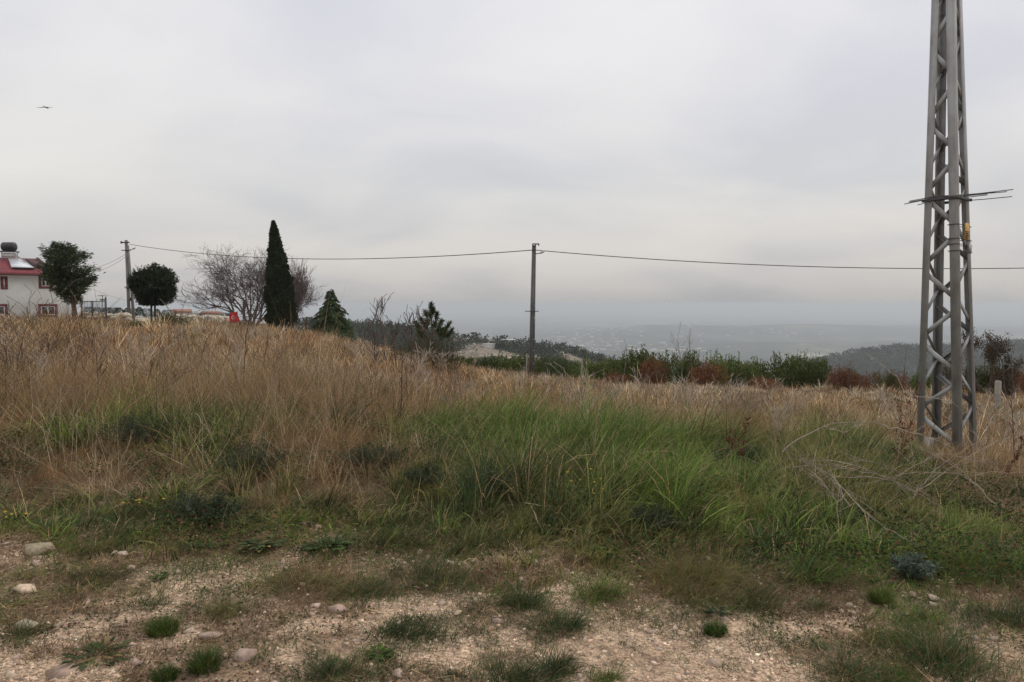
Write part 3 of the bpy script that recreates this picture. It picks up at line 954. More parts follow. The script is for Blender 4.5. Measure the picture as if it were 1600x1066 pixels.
def pebbles(m, x, y, s, col):
    N = len(x)
    V = ICO_V[None] * rng.uniform(.5, 1.3, (N, 12, 1)) * (s[:, None] * np.stack([rng.uniform(.7, 1.3, N), rng.uniform(.6, 1, N), rng.uniform(.35, .75, N)], -1))[:, None]
    a = rng.uniform(0, 2 * PI, N); ca, sa = np.cos(a)[:, None], np.sin(a)[:, None]
    X = V[..., 0] * ca - V[..., 1] * sa; Y = V[..., 0] * sa + V[..., 1] * ca
    P = np.stack([x, y, hgt(x, y) + s * .12], -1)
    V = np.stack([X, Y, V[..., 2]], -1) + P[:, None]
    F = ICO_F[None] + (np.arange(N) * 12)[:, None, None]
    m.add(V.reshape(-1, 3), None, F.reshape(-1, 3), np.repeat(col, 12, 0))


gv = MB()
x, y, u = scatter(1.9, 5.4, lambda y: 12000 * (2.6 / np.maximum(y, 2.2)), 1.0)
bmk = bare_mask(x, y)
k = rng.uniform(0, 1, len(x)) < (.16 + .84 * bmk) * (.35 + .65 * sstep(.42, .6, fbm(x * 3, y * 3, 3, 3)))
x, y = x[k], y[k]; N = len(x)
s = np.clip(.0031 * np.exp(rng.exponential(.42, N)), .0026, .013)
gv_c = jit((.49, .365, .26), N, .32, .025)
pebbles(gv, x, y, s, gv_c)

# rocks one can pick out
ROCKS = [  # px, py, width px, label
    (390, 1033, 50, 'largest pale flat rock at the bottom left of centre'),
    (42, 982, 30, 'angular pale rock beside a dark weed near the left edge'),
    (330, 996, 34, 'two toned buff rock above the moss cushion at lower left'),
    (98, 1052, 42, 'broad whitish rock at the bottom left corner'),
    (300, 986, 16, 'small rounded buff stone next to the dry stalk'),
    (536, 1032, 18, 'upright buff stone by the leafy weed at the bottom'),
    (527, 955, 30, 'lumpy pale rock half sunk in gravel left of centre'),
    (487, 962, 16, 'smaller pale stone just left of the lumpy rock'),
    (742, 878, 16, 'whitish cube shaped stone in gravel below the dark shrub'),
    (778, 975, 24, 'cream stone right of the spiky dark tuft'),
    (690, 945, 18, 'grey stone tucked between the two dark tufts'),
    (622, 1055, 26, 'flat buff stone at the bottom edge left of centre'),
    (838, 880, 20, 'pale cracked stone at the foot of the bank'),
    (60, 862, 44, 'long pale outcrop lying in turf at far left'),
    (40, 925, 30, 'low whitish stone on the left slope'),
    (190, 868, 22, 'light stone beside a grass tuft on the left slope'),
    (1455, 937, 20, 'bright white stone on the right slope'),
    (1552, 1000, 18, 'buff stone at the lower right between tufts'),
    (1390, 912, 16, 'chalky stone under the silvery plant at right'),
    (1120, 1040, 30, 'flat buff slab pressed in the bare track'),
    (1015, 990, 18, 'small pale stone on the bare track'),
    (1330, 950, 18, 'cream stone near the yellow green tuft at right'),
]


def hull(n):
    """an angular stone: the convex hull of n points near a ball"""
    v = rng.normal(0, 1, (n, 3)); v /= np.linalg.norm(v, axis=1, keepdims=True)
    v *= rng.uniform(.8, 1.05, (n, 1))
    bm = bmesh.new()
    for q in v: bm.verts.new(q)
    r = bmesh.ops.convex_hull(bm, input=list(bm.verts))
    for q in [q for q in bm.verts if not q.link_faces]: bm.verts.remove(q)
    bmesh.ops.recalc_face_normals(bm, faces=list(bm.faces))
    bm.verts.index_update()
    V = np.array([q.co[:] for q in bm.verts]); T = np.array([[l.vert.index for l in f.loops] for f in bm.faces])
    bm.free()
    return V, T


def rock(px, py, w, label):
    p = ground_hit(px, py)
    s = w / FPX * np.linalg.norm(p - [0, 0, EYE]) * .5
    V, T = hull(int(rng.integers(10, 15)))
    V = V * s * np.array([1.15, rng.uniform(.65, .95), rng.uniform(.38, .62)])
    a = rng.uniform(-.6, .6)
    V = np.stack([V[:, 0] * math.cos(a) - V[:, 1] * math.sin(a), V[:, 0] * math.sin(a) + V[:, 1] * math.cos(a), V[:, 2] + V[:, 0] * rng.uniform(-.12, .12)], -1)
    m = MB(); m.add(V, None, T, jit((.42, .325, .245), 1, .14, .03)[0])
    o = m.build('rock', M_STONE)
    o.location = (p[0], p[1], p[2] + s * .10)
    tag(o, label, 'rock', 'loose rocks on the stony ground')


for r_ in ROCKS: rock(*r_)
x, y, u = scatter(1.9, 5.2, lambda y: 170 + 0 * y, 1.0)
k = rng.uniform(0, 1, len(x)) < (.35 + .65 * bare_mask(x, y)) * (.2 + .8 * sstep(.45, .62, fbm(x * 1.6, y * 1.6, 73, 3)))
HULLS = [hull(int(rng.integers(9, 14))) for _ in range(14)]
for px_, py_ in zip(x[k], y[k]):
    V, T = HULLS[rng.integers(0, 14)]
    s_ = min(.010 * math.exp(rng.exponential(.45)), .034); a_ = rng.uniform(0, 2 * PI)
    V = V * s_ * np.array([1.15, .85, rng.uniform(.4, .75)])
    V = np.stack([V[:, 0] * math.cos(a_) - V[:, 1] * math.sin(a_), V[:, 0] * math.sin(a_) + V[:, 1] * math.cos(a_), V[:, 2]], -1)
    gv.add(V + [px_, py_, float(hgt(px_, py_)) + s_ * .12], None, T, jit((.47, .36, .275), 1, .2, .03)[0])
tag(gv.build('gravel', M_STONE), 'pale pinkish gravel scattered over the bare ground in front', 'gravel', kind='stuff')

def tuft(px, py, w, h, col, dry, label, name='grass_tuft', cat='grass tuft', bw=(.0016, .0038), n=None, lean=1.0):
    p = ground_hit(px, min(py, 1064))
    k = np.linalg.norm(p - [0, 0, EYE]) / FPX
    rw, H = w * k * .5, h * k * (1.0 if name == 'grass_tuft' else 1.1)
    N = n or int(np.clip(900 * (w / 90.0), 240, 1900))
    m = MB()
    if name == 'moss_cushion':
        a = rng.uniform(0, 2 * PI, N); r = np.sqrt(rng.uniform(0, 1, N)) * rw * .8
        x = p[0] + r * np.cos(a); y = p[1] + r * np.sin(a) * .8
        f = r / rw; az = a + rng.normal(0, .7, N)
        hh = H * rng.uniform(.6, 1.1, N) * (1.1 - .55 * f); ln = .1 + .75 * f
    else:
        ns = int(rng.integers(5, 10)); th = rng.uniform(-.5, .5)
        sr = rng.uniform(.0, .8, ns) ** .7 * rw; sa = rng.uniform(0, 2 * PI, ns)
        sx = sr * np.cos(sa); sy = sr * np.sin(sa) * .7
        sh = rng.uniform(.45, 1.15, ns); sw = rng.uniform(.2, .55, ns) * rw
        i = rng.integers(0, ns, N)
        ox = rng.normal(0, 1, N) * sw[i]; oy = rng.normal(0, .8, N) * sw[i]
        x = p[0] + (sx[i] + ox) * math.cos(th) - (sy[i] + oy) * math.sin(th); y = p[1] + (sx[i] + ox) * math.sin(th) + (sy[i] + oy) * math.cos(th)
        f = np.clip(np.hypot(ox, oy) / (sw[i] * 1.8), 0, 1)
        az = np.arctan2(oy, ox) * 1.0 + rng.normal(0, .8, N)
        wind = rng.uniform(-.6, .9); wsel = rng.uniform(0, 1, N) < .4
        az[wsel] = wind + rng.normal(0, .5, int(wsel.sum()))
        hh = H * sh[i] * rng.uniform(.35, 1.15, N) ** 1.2 * (1.1 - .4 * f); ln = .40 + .70 * f
    c = jit(np.asarray(col) * 1.3, N, .28, .07)
    db = rng.uniform(0, 1, N) < .08 + dry * .5
    pick = rng.uniform(0, 1, (N, 1))
    c[db] = np.where(pick < .4, D3, np.where(pick < .75, D2, D4))[db] * .8
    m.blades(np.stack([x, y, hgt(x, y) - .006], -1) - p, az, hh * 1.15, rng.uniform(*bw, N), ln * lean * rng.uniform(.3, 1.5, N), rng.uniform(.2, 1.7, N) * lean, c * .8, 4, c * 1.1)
    o = m.build(name, M_GREEN)
    o.location = p
    return tag(o, label, cat, 'grass tufts on the stony ground' if name == 'grass_tuft' else None)


for t in TUFTS: tuft(*t)
for (px, py, w, h, col, label) in (
        (1118, 990, 32, 20, (.045, .085, .018), 'round dark green cushion alone on the bare track'),
        (320, 1046, 42, 30, (.055, .085, .02), 'mossy green cushion at the lower left by the largest rock'),
        (255, 992, 44, 26, (.06, .095, .02), 'green cushion above a stony patch at lower left'),
        (258, 1062, 34, 18, (.05, .085, .02), 'half hidden green cushion at the bottom left edge'),
        (1375, 940, 34, 22, (.085, .115, .025), 'yellow green cushion on the right slope')):
    o = tuft(px, py, w, h, np.array(col), 0, label, 'moss_cushion', 'moss', (.0015, .003), 700, .75)
    o['group'] = 'green cushions on the stony ground'


# broad leaved weeds
def rosette(px, py, w, label, col=(.045, .085, .03), n=22, up=.35, name='broadleaf_weed', asp=.42):
    p = ground_hit(px, min(py, 1064))
    k = np.linalg.norm(p - [0, 0, EYE]) / FPX
    rw = w * k * .5
    root = thing(name, label, 'weed', p, 0, 'broad leaved weeds')
    m = MB(); s = MB()
    n = int(n * 2.2)
    for i in range(n):
        a = rng.uniform(0, 2 * PI); el = rng.uniform(.1, 1.3) * up + .12
        L = min(rw * rng.uniform(.25, .55), .072)
        d = np.array([math.cos(a), math.sin(a) * .85, 0])
        ob = d * rw * rng.uniform(0, .6) + np.array([0, 0, rng.uniform(0, .02)])
        side = np.array([-math.sin(a), math.cos(a), 0])
        K = 7
        t = np.linspace(0, 1, K)
        zz = L * (el * t * 1.3 - .75 * el * t * t * 1.2) + .006
        wv = L * asp * .5 * np.clip(np.sin(PI * np.clip(t, 0, 1) ** .8), .04, 1) * (1 + .25 * np.sin(t * 19 + i))
        C = ob[None] + d[None] * (L * t)[:, None] + np.array([0, 0, 1.])[None] * zz[:, None]
        cup = np.array([0, 0, 1.]) * .25
        Lf = C + side[None] * wv[:, None] + cup[None] * wv[:, None]; Rt = C - side[None] * wv[:, None] + cup[None] * wv[:, None]
        V = np.concatenate([Lf, C, Rt]); ii = np.arange(K - 1)
        Q = np.concatenate([np.stack([ii, ii + K, ii + K + 1, ii + 1], -1), np.stack([ii + K, ii + 2 * K, ii + 2 * K + 1, ii + K + 1], -1)])
        cc = jit(np.asarray(col) * [1.25, 1.1, .75], 1, .28, .08)[0]
        if rng.random() < .08: cc = np.array((.2, .15, .06))
        m.add(V, Q, None, cc)
        s.tubes(C[None, :4], np.full((1, 4), L * .018), 4, cc * 1.5)
    m.build('leaf_rosette', M_LEAF, root); s.build('stem', M_LEAF, root)


for r_ in ((405, 858, 95, 'grey green broadleaf weed sprawling at the foot of the left bank', (.05, .08, .04), 34),
           (510, 858, 90, 'dark broadleaf weed right beside the grey green weed', (.04, .07, .03), 34),
           (322, 862, 70, 'low serrated weed on gravel at left', (.05, .08, .035), 24),
           (592, 1030, 56, 'fresh green leafy weed alone on gravel at the bottom', (.05, .10, .025), 26),
           (945, 868, 70, 'bright big leaved weed at the foot of the bank right of centre', (.06, .11, .03), 26),
           (85, 822, 80, 'long leaved grey weed below the tall grass at far left', (.05, .075, .045), 20),
           (155, 1030, 110, 'flat star shaped dark weed at the lower left', (.04, .065, .03), 26, .25, 'broadleaf_weed', .26),
           (1425, 1003, 46, 'single pale leaved weed in the lower right tuft', (.07, .11, .05), 14),
           (1120, 962, 50, 'blue green weed above the round cushion', (.04, .065, .045), 18),
           (250, 905, 40, 'small toothed weed on the left slope', (.04, .08, .03), 16)):
    rosette(*r_)


# low grey green sage-like bushlets
def bushlet(px, py, w, h, label, col=(.062, .080, .045), n=3000, leaf=.026):
    p = ground_hit(px, py)
    k = np.linalg.norm(p - [0, 0, EYE]) / FPX
    rw, H = w * k * .5, h * k * 1.1
    root = thing('low_shrub', label, 'shrub', p, 0, 'low grey green shrubs on the bank')
    a = rng.uniform(0, 2 * PI, 46); q = np.sqrt(rng.uniform(.05, 1, 46))
    K = 5; t = np.linspace(0, 1, K)
    tipx = rw * q * np.cos(a); tipy = rw * q * np.sin(a) * .8; tipz = H * (1.05 - .55 * q) * rng.uniform(.7, 1.1, 46)
    S = np.stack([tipx[:, None] * t ** 1.1, tipy[:, None] * t ** 1.1, tipz[:, None] * t ** .8], -1)
    s = MB(); s.tubes(S, np.linspace(.004, .0015, K)[None].repeat(46, 0), 4, (.12, .09, .07)); s.build('stems', M_BARK, root)
    i = rng.integers(0, 46, n); tt = rng.uniform(.25, 1, n) ** .7
    P = np.stack([np.array([np.interp(tv, t, S[iv, :, c]) for iv, tv in zip(i, tt)]) for c in range(3)], -1) + rng.normal(0, rw * .05, (n, 3))
    D = rng.normal(0, 1, (n, 3)) + [0, 0, .8]
    l = MB(); l.leaves(P, D, leaf * rng.uniform(.6, 1.3, n), .3, jit(col, n, .28, .06), .1); l.build('foliage', M_LEAF, root)


for b_ in ((320, 815, 120, 42, 'low grey shrub on the gravel edge beside the yellow flowers at left'),
           (590, 740, 120, 50, 'low dark shrub on the bank face left of the centre'),
           (660, 765, 90, 36, 'spreading bushlet under dry stems on the centre bank'),
           (765, 785, 105, 62, 'darkest low shrub on the bank at centre'),
           (1015, 835, 100, 44, 'grey shrub low on the bank below the bright grass'),
           (1095, 800, 90, 40, 'shrub with brown seed heads right of centre on the bank'),
           (1425, 905, 62, 34, 'small silvery blue shrub on the right slope', (.13, .165, .125)),
           (215, 700, 120, 46, 'low dark shrub under crossing straws in the left grass'),
           (1160, 735, 90, 40, 'dark hollow shrub beside the bright green grass at right'),
           (400, 745, 120, 50, 'dark green shrub in the brown grass left of centre')):
    bushlet(*b_)


# yellow flowers
def flowers(px, py, w, h, n, label):
    p = ground_hit(px, py)
    k = np.linalg.norm(p - [0, 0, EYE]) / FPX
    root = thing('flowering_plant', label, 'flowers', p, 0, 'yellow flowering plants')
    s = MB(); lf = MB()
    for i in range(n):
        b = np.array([rng.normal(0, w * k * .12), rng.normal(0, w * k * .1), 0.])
        tip = b + [rng.uniform(-.5, .5) * w * k, rng.uniform(-.3, .3) * w * k, h * k * rng.uniform(.6, 1.15)]
        t = np.linspace(0, 1, 5)[:, None]
        C = b + (tip - b) * t + np.array([0, 0, 1.]) * np.sin(t * PI) * .02
        s.tubes(C[None], np.full((1, 5), .0016), 4, (.07, .10, .03))
        fl = MB()
        for j in range(11):
            a = 2 * PI * j / 11
            fl.leaves(tip[None], np.array([[math.cos(a), math.sin(a), .35]]), .013, .45, (.8, .6, .03))
        fl.lathe([(.0001, .004), (.005, .003), (.005, -.004), (.0001, -.006)], 8, None, Matrix.Translation(tip))
        fl.build('flower', M_PETAL, root)
    N = 60
    P = np.stack([rng.normal(0, w * k * .25, N), rng.normal(0, w * k * .2, N), rng.uniform(.0, h * k * .6, N)], -1)
    lf.leaves(P, rng.normal(0, 1, (N, 3)) + [0, 0, .6], .045, .3, jit((.05, .085, .03), N), .1)
    s.build('stems', M_LEAF, root); lf.build('leaves', M_LEAF, root)


flowers(235, 806, 50, 22, 6, 'yellow flowers beside the low grey shrub at left')
flowers(915, 806, 55, 62, 8, 'yellow flowers among dry stems on the centre bank')
flowers(18, 822, 36, 16, 4, 'yellow flowers near the left edge')
flowers(1152, 805, 30, 24, 3, 'few orange yellow flowers on the bank right of centre')


# ------------------------------------------------------------------ lattice pylon
def pylon():
    base = ground_at(1478, 9.0)
    zb = base[2]
    root = thing('lattice_pylon', 'grey steel lattice pylon standing in the dry grass at right', 'pylon', base)
    vd = math.atan2(base[0], base[1])          # direction of view to the pylon
    rot = R(113)

    def rr(z):                                  # half diagonal by world height
        return max(.100, .345 - .0330 * (z - .55))

    def corner(k, z):
        # k: 0 right, 1 front, 2 left, 3 back ; angle measured from the direction towards the viewer
        a = rot - k * PI / 2
        lat = math.sin(a); tow = math.cos(a)
        ex = np.array([math.cos(vd), -math.sin(vd)]); ey = np.array([-math.sin(vd), -math.cos(vd)])
        o = (ex * lat + ey * tow) * rr(z)
        return np.array([o[0] - .034 * (z - zb - .3), o[1], z - zb])
    ztop = 7.7
    zl = zb - .25
    for k in range(4):
        p, q = corner(k, zl), corner(k, ztop)
        n1 = corner((k + 1) % 4, .5) - corner(k, .5); n1 /= np.linalg.norm(n1)
        n2 = corner((k - 1) % 4, .5) - corner(k, .5); n2 /= np.linalg.norm(n2)
        m = MB()
        m.beam(p, q, n1, .088, n2, .010)
        m.beam(p, q, n1, .010, n2, .078, 0, .010)
        m.build('leg', M_STEEL, root)
        # concrete stub
    # zigzag braces on each face
    step = .40; gap = .075
    for k in range(4):
        j = (k + 1) % 4
        z = zb - .05 + (.0 if k % 2 == 0 else step + gap)
        up = True
        zz = zb + .05 + {0: .22, 1: .06, 2: .30, 3: .12}[k]
        s = k % 2
        while zz + step < ztop - .05:
            a_, b_ = (k, j) if s else (j, k)
            p = corner(a_, zz); q = corner(b_, zz + step)
            d = q - p
            hor = corner(j, zz) - corner(k, zz); hor /= np.linalg.norm(hor)
            nrm = np.cross(hor, [0, 0, 1]);
            cen = (corner(0, zz) + corner(2, zz)) * .5
            if np.dot(nrm, (corner(k, zz) + corner(j, zz)) * .5 - cen) < 0: nrm = -nrm
            dl = d / np.linalg.norm(d)
            w = np.cross(nrm, dl); w /= np.linalg.norm(w)
            # pull ends in so that they lap on the inside of the leg flanges
            p2 = p + dl * .05; q2 = q - dl * .05
            m = MB()
            m.beam(p2, q2, w, .05, nrm, .006, -.025, -.020)
            m.beam(p2, q2, w, .006, nrm, .034, -.025, -.054)
            for bp in (p2 + dl * .035, q2 - dl * .035):
                m.beam(bp - nrm * .013, bp - nrm * .002, w, .018, dl, .018, -.009, -.009)
            m.build('brace', M_STEEL, root)
            zz += step + gap
            s = 1 - s
    # anti-climb guard
    zg = 2.93
    gd = MB()
    for k in range(4):
        p = corner(k, zg); q = corner((k + 1) % 4, zg)
        d = (q - p) / np.linalg.norm(q - p)
        nrm = np.cross(d, [0, 0, 1])
        if np.dot(nrm, p + q) < 0: nrm = -nrm
        gd.beam(p - d * .03, q + d * .03, [0, 0, 1], .035, nrm, .012, 0, .004)
    guard = gd.build('anti_climb_guard', M_STEELDK, root)
    ex = np.array([math.cos(vd), -math.sin(vd), 0]); ey = np.array([-math.sin(vd), -math.cos(vd), 0])
    for (o, l0, l1, dz, tz) in ((.24, -.56, .34, .02, .07), (.20, -.50, .42, .05, .05), (.30, -.36, .60, .03, .09), (-.14, -.42, .36, .05, .08), (-.2, -.30, .62, .02, .07), (.05, -.52, .55, .06, .06)):
        p = ex * l0 + ey * o + np.array([0, 0, zg - zb + dz - tz * .5]); q = ex * l1 + ey * o + np.array([0, 0, zg - zb + dz + tz * .6])
        t = np.linspace(0, 1, 4)[:, None]
        m = MB(); m.tubes((p + (q - p) * t + np.array([0, 0, 1.]) * .02 * np.sin(t * 5))[None], np.full((1, 4), .006), 5)
        m.build('spike', M_STEELDK, guard)
    # wire bands round the two right hand legs, yellow plate, small bracket
    for zz in (2.61, 2.43, 2.36, 2.275):
        A, B = corner(1, zz), corner(0, zz)
        d = (B - A) / np.linalg.norm(B - A); n = np.array([d[1], -d[0], 0])
        if np.dot(n, A) < 0: n = -n
        pts = [A - d * .012 - n * .10, A - d * .012 + n * .012, A + n * .014, B + n * .014, B + d * .012 + n * .012, B + d * .012 - n * .1, A - d * .012 - n * .1]
        P = np.array(pts); P[:, 2] += np.array([0, .004, .004, -.012, -.012, 0, 0])
        m = MB(); m.tubes(P[None], np.full((1, 7), .005), 5)
        m.build('wire_band', M_RUST, root)
    A, B = corner(1, 2.53), corner(0, 2.53)
    d = (B - A) / np.linalg.norm(B - A); n = np.array([d[1], -d[0], 0])
    if np.dot(n, A) < 0: n = -n
    c0 = A + (B - A) * .62
    m = MB(); m.beam(c0 + [0, 0, -.105], c0 + [0, 0, .105], d, .125, n, .004, -.07, .022)
    pl = m.build('warning_plate', M_YELLOW, root)
    pl['label'] = 'yellow warning plate'
    for (z0, z1, a0, a1) in ((-.006, .002, -.062, .048), (-.035, -.018, -.05, .03), (-.06, -.046, -.05, .04), (-.085, -.07, -.05, .02)):
        m = MB(); m.beam(c0 + [0, 0, z0], c0 + [0, 0, z1], d, a1 - a0, n, .002, a0, .0275)
        m.build('faded_line', M_RUST, pl)
    c1 = A + (B - A) * .86 + [0, 0, -.21]
    m = MB(); m.beam(c1 + [0, 0, -.05], c1 + [0, 0, .05], d, .09, n, .004, -.04, .024)
    m.build('number_plate', M_STEEL, root)
    c2 = corner(2, zb + .12)
    m = MB()
    e = corner(1, zb + .12) - c2; e /= np.linalg.norm(e)
    m.beam(c2 + e * .1 + [0, 0, -.14], c2 + e * .1 + [0, 0, .1], e, .12, np.array([-ey[0], -ey[1], 0]), .01)
    m.build('gusset_plate', M_STEEL, root)


pylon()


# ------------------------------------------------------------------ utility poles and cables
def cobra_lamp(root, p, d, L, m_arm):
    p = np.asarray(p, float); d = np.asarray(d, float)
    s = MB(); q = p + d * L * .45 + np.array([0, 0, .03])
    s.tubes(np.stack([p, p + d * L * .25, q])[None], np.full((1, 3), .03), 6)
    a = s.build('lamp_arm', m_arm, root)
    h = MB()
    side = np.array([-d[1], d[0], 0])
    t = np.linspace(0, 1, 7)
    C = q + d[None] * (L * .62 * t)[:, None] + np.array([0, 0, 1.])[None] * (.20 * L * t)[:, None]
    wv = .13 * np.sin(PI * np.clip(t * .85 + .12, 0, 1)) + .015
    V = []
    for c_, w_ in zip(C, wv):
        for ang_ in np.linspace(0, 2 * PI, 8, endpoint=False):
            V.append(c_ + side * math.cos(ang_) * w_ + np.array([0, 0, 1]) * math.sin(ang_) * w_ * .55)
    idx = np.arange(56).reshape(7, 8); A = idx[:-1]; B = np.roll(A, -1, 1); D = idx[1:]; E = np.roll(D, -1, 1)
    h.add(np.array(V), np.stack([A, B, E, D], -1).reshape(-1, 4), [(idx[0, 0], idx[0, k], idx[0, k + 1]) for k in range(1, 7)] + [(idx[6, 0], idx[6, k + 1], idx[6, k]) for k in range(1, 7)])
    h.build('lamp_head', M_WHITE, root, True)


def mid_pole():
    b = ground_at(830, 45); tp = at(834.5, 382, 45)
    root = thing('utility_pole', 'single tapered utility pole in the middle of the field', 'utility pole', b)
    H = tp[2] - b[2]; lx = tp[0] - b[0]
    w0, w1 = .20, .13
    m = MB()
    for (side) in (0, 1):       # two channels of a slim H-section
        s = -1 if side == 0 else 1
        V = []
        for (z, w, ox) in ((-.4, w0, 0), (H, w1, lx)):
            xa = ox + s * w; xb = ox + s * w * .62
            for (xx, yy) in ((xa, -.11), (xb, -.11), (xb, .11), (xa, .11)): V.append((xx, yy, z))
        m.add(V, [(3, 2, 1, 0), (4, 5, 6, 7), (0, 1, 5, 4), (1, 2, 6, 5), (2, 3, 7, 6), (3, 0, 4, 7)])
    V = []
    for (z, w, ox) in ((-.4, w0, 0), (H - .05, w1, lx)):
        for (xx, yy) in ((ox - w * .6, -.05), (ox + w * .6, -.05), (ox + w * .6, .05), (ox - w * .6, .05)): V.append((xx, yy, z))
    m.add(V, [(3, 2, 1, 0), (4, 5, 6, 7), (0, 1, 5, 4), (1, 2, 6, 5), (2, 3, 7, 6), (3, 0, 4, 7)])
    m.build('post', M_POLE, root)
    m = MB(); m.box((lx - .12, -.2, H), (lx + .34, .14, H + .05)); m.box((lx + .28, -.12, H - .1), (lx + .34, .02, H - .004)); m.build('top_bracket', M_STEELDK, root)
    z = at(832, 487, 45)[2] - b[2]
    m = MB(); m.box((-.42, -.19, z), (.48, -.13, z + .05)); m.build('cross_bar', M_STEELDK, root)
    cobra_lamp(root, (lx + .1, -.1, H - .62), np.array([.9, -.43, 0]), .62, M_STEELDK)
    for (zz, c, mm) in ((.46, .05, M_WHITE), (.40, .07, M_RUST), (.30, .05, M_WHITE), (.22, .03, M_WHITE), (.12, .05, M_WHITE), (.55, .03, M_WHITE)):
        m = MB(); ox = lx * zz + .10
        m.box((ox - .02, -.135, H * zz), (ox + .05, -.112, H * zz + c)); m.build('paper_notice', mm, root)
    return b + np.array([lx, -.2, at(834, 391, 45)[2] - b[2]])


def left_pole():
    b = ground_at(206, 73); tp = at(197, 374, 73)
    root = thing('utility_pole', 'twin legged utility pole beside the dense round tree', 'utility pole', b)
    H = tp[2] - b[2]
    lx = tp[0] - b[0]
    k = 73 / FPX
    for s in (-1, 1):
        m = MB(); V = []
        for (z, cx, w) in ((-.5, s * .27, .12), (H * (.99 if s < 0 else .93), lx + (.0 if s < 0 else .16), .10 if s < 0 else .06)):
            for (xx, yy) in ((cx - w, -.12), (cx + w, -.12), (cx + w, .12), (cx - w, .12)): V.append((xx, yy, z))
        m.add(V, [(3, 2, 1, 0), (4, 5, 6, 7), (0, 1, 5, 4), (1, 2, 6, 5), (2, 3, 7, 6), (3, 0, 4, 7)])
        m.build('post', M_CONC, root)
    for f in (.12, .30, .42, .55):
        m = MB(); ox = lx * f; w = .27 * (1 - f) + .06
        m.box((ox - w, -.1, H * f), (ox + w + .05, .1, H * f + .12)); m.build('rung', M_CONC, root)
    m = MB(); m.box((lx - .46, -.2, H - .42), (lx + .42, -.13, H - .28)); m.box((lx - .5, -.24, H - .46), (lx - .40, -.06, H - .22)); m.build('cross_arm', M_STEELDK, root)
    m = MB(); m.box((lx - .46, -.2, H - 1.22), (lx + .55, -.13, H - 1.13)); m.build('lower_arm', M_STEELDK, root)
    m = MB(); m.box((-.5, -.2, H * .42), (.42, -.14, H * .42 + .05)); m.build('guard_bar', M_STEELDK, root)
    cobra_lamp(root, (lx + .40, -.16, H - 1.12), np.array([.93, -.36, 0]), .85, M_STEELDK)
    m = MB(); m.box((-.03, -.16, H * .27), (.13, -.13, H * .27 + .35)); m.build('warning_notice', M_RUST, root)
    return b + np.array([lx + .42, -.16, at(206, 382, 73)[2] - b[2]]), b + np.array([lx - .05, -.12, H - 1.6])


def cable(name, p, q, sag, r, label, group=None, n=60):
    t = np.linspace(0, 1, n)[:, None]
    P = np.asarray(p) * (1 - t) + np.asarray(q) * t
    P[:, 2] -= (4 * sag * t * (1 - t))[:, 0]
    o = np.asarray(p, float)
    m = MB(); m.tubes((P - o)[None], np.full((1, n), r), 6)
    b = m.build(name, M_CABLE)
    b.location = o
    tag(b, label, 'cable', group)


MP = mid_pole()
LP, LP2 = left_pole()
cable('overhead_cable', LP, MP, 1.02, .028, 'thick overhead cable sagging between the two utility poles', 'overhead cables')
RP = at(1790, 414, 41)
cable('overhead_cable', MP, RP, .62, .026, 'thick overhead cable running from the middle pole past the pylon', 'overhead cables')


